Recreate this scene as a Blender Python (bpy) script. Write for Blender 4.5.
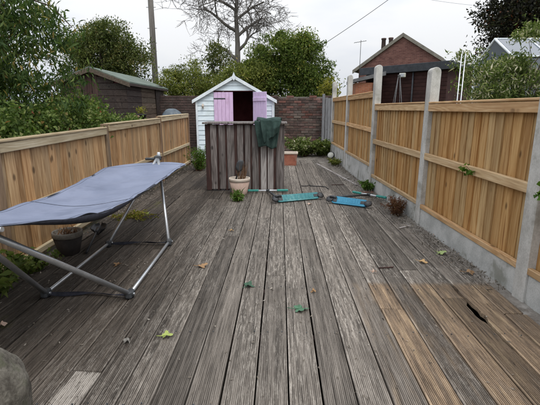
import bpy, math, random
import numpy as np
from mathutils import Vector, Matrix, Quaternion, noise as mnoise

R = math.radians
sc = bpy.context.scene
C = sc.collection
for o in list(bpy.data.objects):
    bpy.data.objects.remove(o)

# ------------------------------------------------------------------ camera
cam = bpy.data.cameras.new('camera')
cam.sensor_width = 36.0
cam.lens = 27.0
cam.clip_start = 0.05
cam.clip_end = 600.0
co = bpy.data.objects.new('camera', cam)
C.objects.link(co)
co.location = (0, 0, 1.25)
co.rotation_euler = (R(90 - 13.0), 0, R(1.378))
sc.camera = co
sc.render.resolution_x = 1024
sc.render.resolution_y = 768

# ------------------------------------------------------------------ sky, sun, exposure
SUN_EL, SUN_AZ = 58.0, 150.0          # overcast: weak wide sun, behind and to the right
w = bpy.data.worlds.new('World')
sc.world = w
w.use_nodes = True
nt = w.node_tree
nt.nodes.clear()
wo = nt.nodes.new('ShaderNodeOutputWorld')
bg = nt.nodes.new('ShaderNodeBackground')
sky = nt.nodes.new('ShaderNodeTexSky')
sky.sky_type = 'NISHITA'
sky.sun_disc = False
sky.sun_elevation = R(SUN_EL)
sky.sun_rotation = R(SUN_AZ)
sky.air_density = 1.0
sky.dust_density = 3.0
tc = nt.nodes.new('ShaderNodeTexCoord')
mp = nt.nodes.new('ShaderNodeMapping')
mp.inputs['Scale'].default_value = (1.1, 1.1, 3.2)
nz = nt.nodes.new('ShaderNodeTexNoise')
nz.inputs['Scale'].default_value = 1.6
nz.inputs['Detail'].default_value = 5
nz.inputs['Roughness'].default_value = 0.5
cr = nt.nodes.new('ShaderNodeValToRGB')
cr.color_ramp.elements[0].position = 0.36
cr.color_ramp.elements[0].color = (0.67, 0.735, 0.86, 1)
cr.color_ramp.elements[1].position = 0.58
cr.color_ramp.elements[1].color = (0.95, 0.96, 0.98, 1)
sc_ = nt.nodes.new('ShaderNodeVectorMath')
sc_.operation = 'SCALE'
mx = nt.nodes.new('ShaderNodeMix')
mx.data_type = 'RGBA'
mx.inputs['Factor'].default_value = 0.93
nt.links.new(tc.outputs['Generated'], mp.inputs['Vector'])
nt.links.new(mp.outputs['Vector'], nz.inputs['Vector'])
nt.links.new(nz.outputs['Fac'], cr.inputs['Fac'])
sx_ = nt.nodes.new('ShaderNodeSeparateXYZ')
nt.links.new(tc.outputs['Generated'], sx_.inputs[0])
ov = nt.nodes.new('ShaderNodeMapRange')          # an overcast sky grows brighter towards the zenith
ov.inputs['From Min'].default_value = 0.0
ov.inputs['From Max'].default_value = 1.0
ov.inputs['To Min'].default_value = 6.7
ov.inputs['To Max'].default_value = 17.6
nt.links.new(sx_.outputs['Z'], ov.inputs['Value'])
nt.links.new(ov.outputs['Result'], sc_.inputs['Scale'])
nt.links.new(cr.outputs['Color'], sc_.inputs[0])
nt.links.new(sky.outputs['Color'], mx.inputs['A'])
nt.links.new(sc_.outputs['Vector'], mx.inputs['B'])
nt.links.new(mx.outputs['Result'], bg.inputs['Color'])
bg.inputs['Strength'].default_value = 0.1
nt.links.new(bg.outputs['Background'], wo.inputs['Surface'])

sl = bpy.data.lights.new('sun', 'SUN')
sl.energy = 1.5
sl.angle = R(24)
sl.color = (1.0, 0.96, 0.9)
so = bpy.data.objects.new('sun', sl)
C.objects.link(so)
so.rotation_euler = (R(90 - SUN_EL), 0, R(180 - SUN_AZ))

vs = sc.view_settings
vs.view_transform = 'Standard'
vs.look = 'None'
vs.gamma = 1
vs.exposure = 0.30
vs.use_curve_mapping = False

# ------------------------------------------------------------------ node helper
class NT:
    def __init__(s, name, rough=0.8, spec=0.3):
        s.m = bpy.data.materials.new(name)
        s.m.use_nodes = True
        s.t = s.m.node_tree
        s.t.nodes.clear()
        s.out = s.t.nodes.new('ShaderNodeOutputMaterial')
        s.b = s.t.nodes.new('ShaderNodeBsdfPrincipled')
        s.b.inputs['Roughness'].default_value = rough
        s.b.inputs['Specular IOR Level'].default_value = spec
        s.t.links.new(s.b.outputs[0], s.out.inputs['Surface'])
        s._oi = None

    def n(s, typ, **k):
        x = s.t.nodes.new(typ)
        for a, b in k.items():
            setattr(x, a, b)
        return x

    def put(s, sock, v):
        if isinstance(v, bpy.types.NodeSocket):
            s.t.links.new(v, sock)
        elif v is not None:
            if sock.type == 'RGBA' and len(v) == 3:
                v = tuple(v) + (1,)
            sock.default_value = v

    def obj(s):
        return s.n('ShaderNodeTexCoord').outputs['Object']

    def world(s):
        return s.n('ShaderNodeNewGeometry').outputs['Position']

    def ocol(s):
        s.rnd()
        x = s.n('ShaderNodeSeparateColor')
        s.put(x.inputs[0], s._oi.outputs['Color'])
        return x.outputs

    def rnd(s):
        if s._oi is None:
            s._oi = s.n('ShaderNodeObjectInfo')
        return s._oi.outputs['Random']

    def vec(s, op, a, b=None, scale=None):
        x = s.n('ShaderNodeVectorMath', operation=op)
        s.put(x.inputs[0], a)
        if b is not None:
            s.put(x.inputs[1], b)
        if scale is not None:
            s.put(x.inputs['Scale'], scale)
        return x.outputs[0]

    def objr(s):
        """object coordinates shifted by a random amount per object"""
        cb = s.n('ShaderNodeCombineXYZ')
        r = s.rnd()
        s.put(cb.inputs[0], s.math('MULTIPLY', r, 71.3))
        s.put(cb.inputs[1], s.math('MULTIPLY', r, 37.7))
        s.put(cb.inputs[2], s.math('MULTIPLY', r, 53.9))
        return s.vec('ADD', s.obj(), cb.outputs[0])

    def math(s, op, a, b=None, clamp=False):
        x = s.n('ShaderNodeMath', operation=op, use_clamp=clamp)
        s.put(x.inputs[0], a)
        if b is not None:
            s.put(x.inputs[1], b)
        return x.outputs[0]

    def noise(s, v, scale=1.0, stretch=None, detail=4, rough=0.55, dist=0.0):
        if stretch is not None:
            v = s.vec('MULTIPLY', v, stretch)
        x = s.n('ShaderNodeTexNoise')
        s.put(x.inputs['Vector'], v)
        x.inputs['Scale'].default_value = scale
        x.inputs['Detail'].default_value = detail
        x.inputs['Roughness'].default_value = rough
        x.inputs['Distortion'].default_value = dist
        return x.outputs['Fac']

    def step(s, v, a, b):
        x = s.n('ShaderNodeMapRange', interpolation_type='SMOOTHSTEP')
        s.put(x.inputs['Value'], v)
        x.inputs['From Min'].default_value = a
        x.inputs['From Max'].default_value = b
        return x.outputs['Result']

    def ramp(s, v, stops):
        x = s.n('ShaderNodeValToRGB')
        s.put(x.inputs['Fac'], v)
        e = x.color_ramp.elements
        while len(e) < len(stops):
            e.new(0.5)
        for i, (p, c) in enumerate(stops):
            e[i].position = p
            e[i].color = tuple(c) + (1,)
        return x.outputs['Color']

    def mix(s, f, a, b, mode='MIX'):
        x = s.n('ShaderNodeMix', data_type='RGBA', blend_type=mode)
        s.put(x.inputs['Factor'], f)
        s.put(x.inputs['A'], a)
        s.put(x.inputs['B'], b)
        return x.outputs['Result']

    def hsv(s, c, h=0.5, sat=1.0, val=1.0):
        x = s.n('ShaderNodeHueSaturation')
        s.put(x.inputs['Hue'], h)
        s.put(x.inputs['Saturation'], sat)
        s.put(x.inputs['Value'], val)
        s.put(x.inputs['Color'], c)
        return x.outputs['Color']

    def sep(s, v):
        x = s.n('ShaderNodeSeparateXYZ')
        s.put(x.inputs[0], v)
        return x.outputs

    def bump(s, h, strength=0.4, dist=0.004):
        x = s.n('ShaderNodeBump')
        x.inputs['Strength'].default_value = strength
        x.inputs['Distance'].default_value = dist
        s.put(x.inputs['Height'], h)
        s.t.links.new(x.outputs[0], s.b.inputs['Normal'])

    def col(s, c):
        s.put(s.b.inputs['Base Color'], c)
        return s.m

    def rng(s, v, lo, hi):
        x = s.n('ShaderNodeMapRange')
        s.put(x.inputs['Value'], v)
        x.inputs['To Min'].default_value = lo
        x.inputs['To Max'].default_value = hi
        return x.outputs['Result']


M = {}

def mat_deck():
    t = NT('weathered_decking', rough=0.78, spec=0.25)
    ob, wp = t.objr(), t.world()
    oc = t.ocol()
    fine = t.noise(ob, 1, (170, 4.5, 40), 5, 0.72)
    speck = t.noise(ob, 1, (150, 46, 30), 3, 0.7)
    grain = t.noise(ob, 1, (45, 1.1, 20), 4, 0.6, 0.4)
    base = t.ramp(t.math('ADD', t.math('MULTIPLY', fine, 0.55), t.math('MULTIPLY', grain, 0.45)),
                  [(0.33, (0.036, 0.032, 0.028)), (0.45, (0.105, 0.096, 0.086)), (0.55, (0.20, 0.185, 0.168)), (0.70, (0.34, 0.32, 0.295))])
    # boards turn darker towards the left fence, the change broken up by noise
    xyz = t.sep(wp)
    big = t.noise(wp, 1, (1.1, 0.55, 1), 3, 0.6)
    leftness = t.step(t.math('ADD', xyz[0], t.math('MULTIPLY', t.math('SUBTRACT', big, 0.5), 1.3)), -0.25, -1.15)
    left_dark = t.mix(1.0, base, (0.36, 0.325, 0.295), 'MULTIPLY')
    c = t.mix(t.math('MULTIPLY', leftness, 0.85), base, left_dark)
    moss = t.math('MULTIPLY', t.step(t.noise(wp, 1, (2.6, 1.6, 1), 5, 0.65), 0.6, 0.72), t.step(xyz[0], -0.9, -1.7))
    c = t.mix(t.math('MULTIPLY', moss, 0.5), c, (0.085, 0.09, 0.02))
    # bare pale fibres where the ridges have worn
    wear = t.noise(wp, 1, (2.2, 0.9, 1), 4, 0.65, 0.5)
    wear = t.math('ADD', wear, t.math('MULTIPLY', t.math('SUBTRACT', oc[1], 0.5), 0.30))
    streak = t.noise(ob, 1, (120, 9.0, 10), 5, 0.75)
    pale = t.math('MULTIPLY', t.step(t.math('ADD', t.math('MULTIPLY', streak, 0.72), t.math('MULTIPLY', speck, 0.28)), 0.49, 0.58), t.step(wear, 0.36, 0.66))
    pale = t.math('MULTIPLY', pale, t.rng(leftness, 0.92, 0.16))
    c = t.mix(pale, c, t.ramp(fine, [(0.3, (0.28, 0.265, 0.24)), (0.7, (0.54, 0.52, 0.485))]))
    # strip by the right fence that was long covered: still brown timber, cut off straight
    warm = t.math('MULTIPLY', t.step(t.math('ADD', xyz[1], t.math('MULTIPLY', streak, 0.05)), 2.86, 2.77), t.step(t.math('ADD', xyz[0], t.math('MULTIPLY', big, 0.06)), 0.52, 0.56))
    patch = t.noise(ob, 1, (26, 2.4, 10), 4, 0.6)
    wcol = t.ramp(patch, [(0.3, (0.045, 0.034, 0.026)), (0.43, (0.125, 0.09, 0.063)), (0.55, (0.26, 0.19, 0.125)), (0.70, (0.54, 0.43, 0.28))])
    wcol = t.mix(0.55, wcol, t.ramp(fine, [(0.38, (0.05, 0.038, 0.029)), (0.62, (0.38, 0.29, 0.20))]))
    keep = t.math('MULTIPLY', warm, t.step(t.math('ADD', t.math('MULTIPLY', oc[0], 0.8), t.math('MULTIPLY', t.math('ADD', patch, t.noise(wp, 1, (7, 2.2, 1), 4, 0.65)), 0.5)), 0.62, 1.12))
    c = t.mix(t.math('MULTIPLY', keep, 0.86), c, wcol)
    # squarish worn patch near the camera on the left
    px = t.math('MULTIPLY', t.step(xyz[0], -1.00, -0.985), t.step(xyz[0], -0.865, -0.88))
    py = t.math('MULTIPLY', t.step(xyz[1], 1.42, 1.50), t.step(xyz[1], 1.73, 1.71))
    pt = t.math('MULTIPLY', t.math('MULTIPLY', px, py), t.step(t.math('ADD', t.math('MULTIPLY', streak, 0.6), t.math('MULTIPLY', big, 0.4)), 0.45, 0.56))
    c = t.mix(t.math('MULTIPLY', pt, 0.8), c, (0.40, 0.385, 0.36))
    c = t.hsv(c, 0.5, 1.0, t.rng(oc[2], 0.70, 1.22))
    c = t.mix(t.math('MULTIPLY', t.step(speck, 0.57, 0.68), 0.5), c, t.mix(1.0, c, (0.4, 0.38, 0.36), 'MULTIPLY'))
    c = t.mix(1.0, c, (1.05, 1.0, 0.945), 'MULTIPLY')
    t.bump(t.math('ADD', fine, t.math('MULTIPLY', speck, 0.8)), 0.7, 0.003)
    t.put(t.b.inputs['Roughness'], t.rng(grain, 0.62, 0.92))
    return t.col(c)

def mat_timber(name, stops, stain, val=(0.8, 1.18), knots=True, rough=0.75, axis='z'):
    t = NT(name, rough, 0.25)
    ob = t.objr()
    st = {'z': (19, 19, 1.5), 'y': (19, 1.5, 19), 'x': (1.5, 19, 19)}[axis]
    sf = {'z': (110, 110, 6), 'y': (110, 6, 110), 'x': (6, 110, 110)}[axis]
    g = t.noise(ob, 1, st, 5, 0.62, 1.6)
    f = t.noise(ob, 1, sf, 3, 0.6)
    rg = t.noise(ob, 1, tuple(x * (0.55 if x > 5 else 0.5) for x in st), 1.5, 0.4, 0.3)
    rings = t.rng(t.math('SINE', t.math('MULTIPLY', rg, 75.0)), 0.0, 1.0)
    rings.node.inputs['From Min'].default_value = -1.0
    c = t.ramp(t.math('ADD', t.math('ADD', t.math('MULTIPLY', g, 0.62), t.math('MULTIPLY', f, 0.26)), t.math('MULTIPLY', rings, 0.12)), stops)
    big = t.noise(ob, 1, tuple(x * 0.2 for x in st), 5, 0.65)
    c = t.mix(t.math('MULTIPLY', t.step(big, 0.5, 0.72), 0.65), c, stain)
    if knots:
        v = t.n('ShaderNodeTexVoronoi')
        s3 = {'z': (8, 8, 4.6), 'y': (8, 4.6, 8), 'x': (4.6, 8, 8)}[axis]
        t.put(v.inputs['Vector'], t.vec('MULTIPLY', t.vec('ADD', ob, (0.0, 0.0, 0.0)), s3))
        v.inputs['Scale'].default_value = 1.0
        k = t.step(v.outputs['Distance'], 0.20, 0.08)
        k = t.math('MULTIPLY', k, t.step(t.noise(ob, 3.1, None, 1), 0.47, 0.56))
        c = t.mix(t.math('MULTIPLY', k, 0.75), c, tuple(x * 0.32 for x in stops[0][1]))
    c = t.hsv(c, t.rng(t.rnd(), 0.494, 0.506), t.rng(t.rnd(), 1.06, 0.90), t.rng(t.math('FRACT', t.math('MULTIPLY', t.rnd(), 7.31)), *val))
    t.bump(f, 0.35, 0.002)
    return t.col(c)

def mat_mottled(name, a, b, scale=8.0, fine=60.0, rough=0.85, c3=None, bump=0.3, stretch=None, spec=0.3, metal=0.0):
    t = NT(name, rough, spec)
    ob = t.objr()
    n1 = t.noise(ob, scale, stretch, 5, 0.6)
    n2 = t.noise(ob, fine, stretch, 3, 0.6)
    c = t.mix(t.step(t.math('ADD', t.math('MULTIPLY', n1, 0.65), t.math('MULTIPLY', n2, 0.35)), 0.34, 0.66), a, b)
    if c3 is not None:
        c = t.mix(t.math('MULTIPLY', t.step(t.noise(ob, scale * 0.6, None, 4, 0.65), 0.54, 0.68), 0.75), c, c3)
    t.b.inputs['Metallic'].default_value = metal
    if 'brick' in name:
        c = t.hsv(c, 0.5, t.rng(t.rnd(), 0.7, 1.0), t.rng(t.math('FRACT', t.math('MULTIPLY', t.rnd(), 9.7)), 0.7, 1.2))
    t.bump(n2, bump, 0.003)
    return t.col(c)

def mat_leaf(name, stops, rough=0.5, trans=0.36):
    t = NT(name, 0.72, 0.12)
    a = t.n('ShaderNodeAttribute', attribute_name='tone')
    c = t.ramp(a.outputs['Fac'], stops)
    t.put(t.b.inputs['Base Color'], c)
    tr = t.n('ShaderNodeBsdfTranslucent')
    t.put(tr.inputs['Color'], t.mix(1.0, c, (1.1, 1.25, 0.6), 'MULTIPLY'))
    ms = t.n('ShaderNodeMixShader')
    ms.inputs[0].default_value = trans
    t.t.links.new(t.b.outputs[0], ms.inputs[1])
    t.t.links.new(tr.outputs[0], ms.inputs[2])
    t.t.links.new(ms.outputs[0], t.out.inputs['Surface'])
    return t.m

def mat_brick(name, a, b, mortar, bw=0.225, rh=0.075):
    t = NT(name, 0.9, 0.2)
    x = t.n('ShaderNodeTexBrick')
    v = t.obj()
    o = t.sep(v)
    cb = t.n('ShaderNodeCombineXYZ')
    t.put(cb.inputs[0], o[0])
    t.put(cb.inputs[1], o[2])
    t.put(x.inputs['Vector'], cb.outputs[0])
    t.put(x.inputs['Color1'], a)
    t.put(x.inputs['Color2'], b)
    t.put(x.inputs['Mortar'], mortar)
    x.inputs['Scale'].default_value = 1.0
    x.inputs['Mortar Size'].default_value = 0.006
    x.inputs['Brick Width'].default_value = bw
    x.inputs['Row Height'].default_value = rh
    c = t.hsv(x.outputs['Color'], 0.5, 1.0, t.rng(t.noise(v, 3.0), 0.55, 1.4))
    return t.col(c)

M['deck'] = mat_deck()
M['fence_r'] = mat_timber('golden_fence_board', [(0.30, (0.23, 0.108, 0.036)), (0.43, (0.41, 0.235, 0.088)), (0.56, (0.51, 0.32, 0.134)), (0.72, (0.62, 0.43, 0.215))], (0.31, 0.16, 0.056), val=(0.76, 1.10))
M['rail_r'] = mat_timber('pale_fence_rail', [(0.3, (0.30, 0.17, 0.075)), (0.5, (0.48, 0.315, 0.16)), (0.7, (0.62, 0.46, 0.28))], (0.36, 0.22, 0.11), axis='y')
M['fence_l'] = mat_timber('tan_fence_board', [(0.30, (0.18, 0.092, 0.04)), (0.43, (0.335, 0.197, 0.09)), (0.56, (0.44, 0.28, 0.14)), (0.72, (0.55, 0.39, 0.22))], (0.21, 0.118, 0.056), val=(0.72, 1.16))
M['rail_l'] = mat_timber('weathered_fence_rail', [(0.3, (0.26, 0.195, 0.11)), (0.5, (0.40, 0.32, 0.20)), (0.7, (0.52, 0.44, 0.31))], (0.27, 0.23, 0.13), axis='y')
M['post_l'] = mat_timber('brown_fence_post', [(0.3, (0.10, 0.063, 0.038)), (0.5, (0.21, 0.14, 0.085)), (0.7, (0.30, 0.21, 0.14))], (0.12, 0.09, 0.06))
M['grey_plank'] = mat_timber('silvered_plank', [(0.32, (0.05, 0.04, 0.036)), (0.48, (0.138, 0.12, 0.112)), (0.66, (0.265, 0.24, 0.228))], (0.085, 0.06, 0.054), val=(0.75, 1.2))
M['pale_plank'] = mat_timber('pale_silvered_plank', [(0.32, (0.14, 0.125, 0.115)), (0.48, (0.32, 0.295, 0.28)), (0.66, (0.47, 0.445, 0.425))], (0.14, 0.12, 0.11))
M['dark_plank'] = mat_timber('dark_stained_plank', [(0.3, (0.018, 0.011, 0.010)), (0.5, (0.05, 0.028, 0.024)), (0.7, (0.10, 0.055, 0.046))], (0.03, 0.02, 0.018))
M['shed_brown'] = mat_timber('brown_shed_board', [(0.3, (0.018, 0.013, 0.012)), (0.5, (0.046, 0.034, 0.030)), (0.7, (0.09, 0.07, 0.06))], (0.03, 0.024, 0.022), axis='y')
M['shed_tan'] = mat_timber('faded_shed_board', [(0.3, (0.04, 0.028, 0.02)), (0.5, (0.10, 0.072, 0.052)), (0.7, (0.165, 0.125, 0.095))], (0.06, 0.045, 0.035), axis='y')
M['grey_fence'] = mat_timber('grey_gate_board', [(0.3, (0.09, 0.09, 0.095)), (0.5, (0.18, 0.18, 0.19)), (0.7, (0.27, 0.27, 0.28))], (0.12, 0.115, 0.11))
M['white_paint'] = mat_mottled('white_paint', (0.60, 0.70, 0.76), (0.76, 0.84, 0.88), 4, 40, 0.6, c3=(0.54, 0.62, 0.62), bump=0.15, stretch=(1, 1, 5))
M['white_trim'] = mat_mottled('white_trim', (0.62, 0.68, 0.72), (0.80, 0.85, 0.88), 6, 50, 0.55, bump=0.15)
M['pink'] = mat_mottled('pink_paint', (0.60, 0.42, 0.63), (0.70, 0.52, 0.73), 5, 60, 0.6, c3=(0.52, 0.36, 0.52), bump=0.15, stretch=(6, 6, 1))
M['lilac'] = mat_mottled('lilac_paint', (0.58, 0.44, 0.68), (0.68, 0.55, 0.76), 5, 60, 0.6, c3=(0.53, 0.42, 0.6), bump=0.15, stretch=(6, 6, 1))
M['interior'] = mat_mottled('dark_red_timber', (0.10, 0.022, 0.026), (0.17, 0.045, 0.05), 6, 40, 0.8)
M['felt_grey'] = mat_mottled('roofing_felt', (0.12, 0.12, 0.12), (0.2, 0.2, 0.2), 6, 90, 0.95)
M['felt_green'] = mat_mottled('green_felt', (0.085, 0.11, 0.09), (0.15, 0.18, 0.155), 3, 60, 0.95, c3=(0.065, 0.075, 0.05))
M['concrete'] = mat_mottled('concrete', (0.36, 0.35, 0.325), (0.56, 0.55, 0.52), 7, 120, 0.9, c3=(0.27, 0.265, 0.23), stretch=(1, 1, 0.6))
M['gravel_board'] = mat_mottled('gravel_board_concrete', (0.34, 0.345, 0.33), (0.54, 0.54, 0.52), 5, 110, 0.92, c3=(0.19, 0.19, 0.155))
M['stone'] = mat_mottled('lichened_stone', (0.045, 0.039, 0.031), (0.15, 0.137, 0.113), 22, 110, 0.95, c3=(0.07, 0.072, 0.045), bump=0.9)
M['soil'] = mat_mottled('soil', (0.11, 0.095, 0.08), (0.23, 0.21, 0.185), 9, 70, 0.98, c3=(0.33, 0.315, 0.29), bump=0.7)
M['mossy_soil'] = mat_mottled('mossy_soil', (0.04, 0.036, 0.024), (0.09, 0.08, 0.05), 7, 60, 0.98, c3=(0.075, 0.085, 0.02), bump=0.7)
M['under'] = mat_mottled('earth', (0.02, 0.017, 0.013), (0.045, 0.04, 0.03), 5, 40, 1.0)
M['grass'] = mat_mottled('rough_grass_ground', (0.045, 0.06, 0.02), (0.09, 0.105, 0.04), 2, 30, 0.98, bump=0.6)
M['fabric'] = mat_mottled('blue_grey_canvas', (0.15, 0.174, 0.242), (0.20, 0.226, 0.305), 3, 260, 0.85, c3=(0.125, 0.146, 0.205), bump=0.3, spec=0.25)
M['fabric_dark'] = mat_mottled('dark_blue_thread', (0.075, 0.088, 0.13), (0.11, 0.125, 0.18), 30, 200, 0.9)
M['navy'] = mat_mottled('navy_webbing', (0.012, 0.013, 0.02), (0.03, 0.032, 0.045), 30, 200, 0.8)
M['black'] = mat_mottled('black_plastic', (0.012, 0.012, 0.013), (0.03, 0.03, 0.032), 12, 120, 0.5, bump=0.1)
M['dark_grey'] = mat_mottled('dark_grey_plastic', (0.03, 0.033, 0.036), (0.065, 0.07, 0.075), 12, 90, 0.5, bump=0.15)
M['alu'] = mat_mottled('grey_aluminium', (0.42, 0.44, 0.46), (0.58, 0.60, 0.62), 9, 140, 0.38, bump=0.05, metal=0.75, spec=0.5)
M['terracotta'] = mat_mottled('terracotta', (0.24, 0.085, 0.055), (0.38, 0.15, 0.10), 8, 80, 0.85, c3=(0.30, 0.20, 0.16))
M['pot_pink'] = mat_mottled('faded_clay', (0.38, 0.27, 0.22), (0.50, 0.38, 0.32), 8, 80, 0.8, c3=(0.34, 0.29, 0.23))
M['pot_rim'] = mat_mottled('pale_rim', (0.50, 0.42, 0.35), (0.62, 0.55, 0.47), 8, 80, 0.8)
M['pot_brown'] = mat_mottled('brown_glazed_clay', (0.012, 0.0095, 0.0085), (0.028, 0.022, 0.019), 9, 70, 0.7, bump=0.1)
M['pot_brown_rim'] = mat_mottled('worn_pot_rim', (0.10, 0.09, 0.075), (0.20, 0.185, 0.16), 9, 70, 0.6)
M['twig'] = mat_mottled('dry_stems', (0.09, 0.045, 0.022), (0.22, 0.125, 0.065), 20, 90, 0.95)
M['teal'] = mat_mottled('teal_plastic', (0.03, 0.155, 0.175), (0.06, 0.23, 0.245), 10, 60, 0.55, c3=(0.15, 0.31, 0.31), bump=0.1)
M['blue'] = mat_mottled('sky_blue_plastic', (0.03, 0.19, 0.32), (0.055, 0.26, 0.40), 10, 60, 0.5, c3=(0.10, 0.28, 0.38), bump=0.1)
M['green_grip'] = mat_mottled('green_grip', (0.03, 0.21, 0.18), (0.06, 0.29, 0.25), 20, 60, 0.6)
M['towel'] = mat_mottled('dark_green_cloth', (0.016, 0.034, 0.029), (0.036, 0.064, 0.055), 12, 160, 0.95, c3=(0.025, 0.045, 0.042), bump=0.5)
M['bark'] = mat_mottled('bark', (0.05, 0.04, 0.032), (0.13, 0.11, 0.09), 6, 40, 0.95, bump=0.6, stretch=(1, 1, 0.25))
M['bark_grey'] = mat_mottled('grey_bark', (0.085, 0.075, 0.068), (0.185, 0.17, 0.155), 5, 40, 0.95, bump=0.6, stretch=(1, 1, 0.25))
M['pole'] = mat_mottled('weathered_pole', (0.11, 0.10, 0.09), (0.21, 0.195, 0.18), 3, 40, 0.9, stretch=(4, 4, 0.3))
M['brick_red'] = mat_mottled('red_brick', (0.10, 0.042, 0.033), (0.185, 0.08, 0.06), 9, 70, 0.95, c3=(0.085, 0.065, 0.055))
M['brick_dark'] = mat_mottled('sooty_brick', (0.06, 0.036, 0.03), (0.125, 0.07, 0.056), 9, 70, 0.95, c3=(0.11, 0.095, 0.08))
M['brick_pale'] = mat_mottled('mossy_brick', (0.09, 0.062, 0.05), (0.165, 0.115, 0.092), 9, 70, 0.95, c3=(0.13, 0.12, 0.10))
M['mortar'] = mat_mottled('old_mortar', (0.085, 0.075, 0.064), (0.18, 0.165, 0.145), 10, 90, 0.98)
M['house_brick'] = mat_brick('house_brick', (0.115, 0.048, 0.042), (0.18, 0.085, 0.07), (0.17, 0.135, 0.12), 0.30, 0.10)
M['orange_brick'] = mat_brick('orange_brick', (0.27, 0.09, 0.045), (0.34, 0.13, 0.07), (0.26, 0.2, 0.16))
M['slate'] = mat_mottled('slate', (0.085, 0.085, 0.09), (0.15, 0.15, 0.155), 4, 30, 0.7)
M['verge'] = mat_mottled('verge_mortar', (0.15, 0.14, 0.12), (0.24, 0.22, 0.19), 4, 30, 0.9)
M['fascia'] = mat_mottled('dark_fascia', (0.03, 0.034, 0.04), (0.055, 0.06, 0.07), 4, 30, 0.6)
M['maroon'] = mat_mottled('maroon_weatherboard', (0.026, 0.011, 0.010), (0.05, 0.02, 0.018), 3, 30, 0.85, c3=(0.06, 0.026, 0.022))
M['metal_pale'] = mat_mottled('galvanised', (0.5, 0.53, 0.56), (0.66, 0.69, 0.72), 5, 60, 0.45, metal=0.3)
M['wire'] = mat_mottled('wire', (0.05, 0.05, 0.05), (0.08, 0.08, 0.08), 5, 30, 0.7)
M['tarp'] = mat_mottled('blue_grey_tarpaulin', (0.045, 0.06, 0.075), (0.10, 0.125, 0.145), 4, 60, 0.45, bump=0.3)
M['pink_tub'] = mat_mottled('pink_tub_plastic', (0.36, 0.17, 0.16), (0.44, 0.23, 0.21), 8, 60, 0.6)
M['lamp_white'] = mat_mottled('cream_housing', (0.48, 0.48, 0.42), (0.58, 0.58, 0.52), 8, 60, 0.5)
g = NT('grey_glass', 0.12, 0.5)
g.b.inputs['Transmission Weight'].default_value = 0.35
M['glass'] = g.col((0.20, 0.225, 0.26))
M['leaf_dark'] = mat_leaf('dark_long_leaf', [(0.0, (0.031, 0.057, 0.022)), (0.5, (0.071, 0.116, 0.039)), (0.8, (0.142, 0.182, 0.055)), (1.0, (0.298, 0.216, 0.073))], 0.45)
M['leaf_ivy'] = mat_leaf('ivy_leaf', [(0.0, (0.042, 0.07, 0.02)), (0.45, (0.095, 0.145, 0.038)), (0.78, (0.18, 0.225, 0.075)), (0.94, (0.32, 0.32, 0.14)), (0.985, (0.24, 0.13, 0.06)), (1.0, (0.24, 0.08, 0.045))], 0.5)
M['leaf_round'] = mat_leaf('olive_leaf', [(0.0, (0.045, 0.061, 0.022)), (0.5, (0.099, 0.121, 0.041)), (0.85, (0.191, 0.196, 0.073)), (1.0, (0.284, 0.216, 0.091))], 0.55)
M['leaf_laurel'] = mat_leaf('yellow_green_leaf', [(0.0, (0.071, 0.088, 0.022)), (0.5, (0.163, 0.189, 0.049)), (0.9, (0.284, 0.290, 0.079)), (1.0, (0.411, 0.351, 0.109))], 0.55)
M['leaf_green'] = mat_leaf('mid_green_leaf', [(0.0, (0.050, 0.076, 0.019)), (0.5, (0.113, 0.155, 0.041)), (0.9, (0.213, 0.243, 0.067)), (1.0, (0.340, 0.284, 0.073))], 0.5)
M['leaf_yellow'] = mat_leaf('yellowing_leaf', [(0.0, (0.08, 0.09, 0.02)), (0.5, (0.2, 0.2, 0.04)), (1.0, (0.36, 0.30, 0.06))], 0.5)
M['leaf_purple'] = mat_leaf('dark_purple_leaf', [(0.0, (0.015, 0.015, 0.014)), (0.5, (0.035, 0.034, 0.028)), (0.8, (0.055, 0.06, 0.036)), (1.0, (0.14, 0.042, 0.03))], 0.45)
M['leaf_variegated'] = mat_leaf('cream_edged_leaf', [(0.0, (0.045, 0.068, 0.018)), (0.45, (0.105, 0.145, 0.042)), (0.66, (0.19, 0.225, 0.085)), (0.80, (0.42, 0.41, 0.27)), (1.0, (0.66, 0.59, 0.50))], 0.6)
M['leaf_weed'] = mat_leaf('fresh_weed_leaf', [(0.0, (0.045, 0.095, 0.018)), (0.5, (0.09, 0.17, 0.03)), (1.0, (0.18, 0.26, 0.06))], 0.5)
M['leaf_dry'] = mat_leaf('dry_weed_leaf', [(0.0, (0.075, 0.03, 0.02)), (0.5, (0.15, 0.068, 0.042)), (1.0, (0.24, 0.15, 0.09))], 0.8)
M['litter'] = mat_leaf('litter', [(0.0, (0.06, 0.05, 0.04)), (0.5, (0.19, 0.165, 0.135)), (0.85, (0.36, 0.33, 0.29)), (1.0, (0.30, 0.15, 0.07))], 0.9, 0.05)
for nm, c in (('fallen_brown', (0.28, 0.17, 0.085)), ('fallen_green', (0.045, 0.10, 0.062)), ('fallen_teal', (0.075, 0.17, 0.10)),
              ('fallen_lime', (0.30, 0.36, 0.10)), ('fallen_tan', (0.47, 0.31, 0.15)), ('fallen_pale', (0.36, 0.46, 0.18)), ('fallen_grey', (0.20, 0.19, 0.17)), ('fallen_pink', (0.52, 0.38, 0.30))):
    M[nm] = mat_mottled(nm + '_leaf', tuple(x * 0.75 for x in c), tuple(min(1, x * 1.15) for x in c), 14, 120, 0.7)

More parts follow.
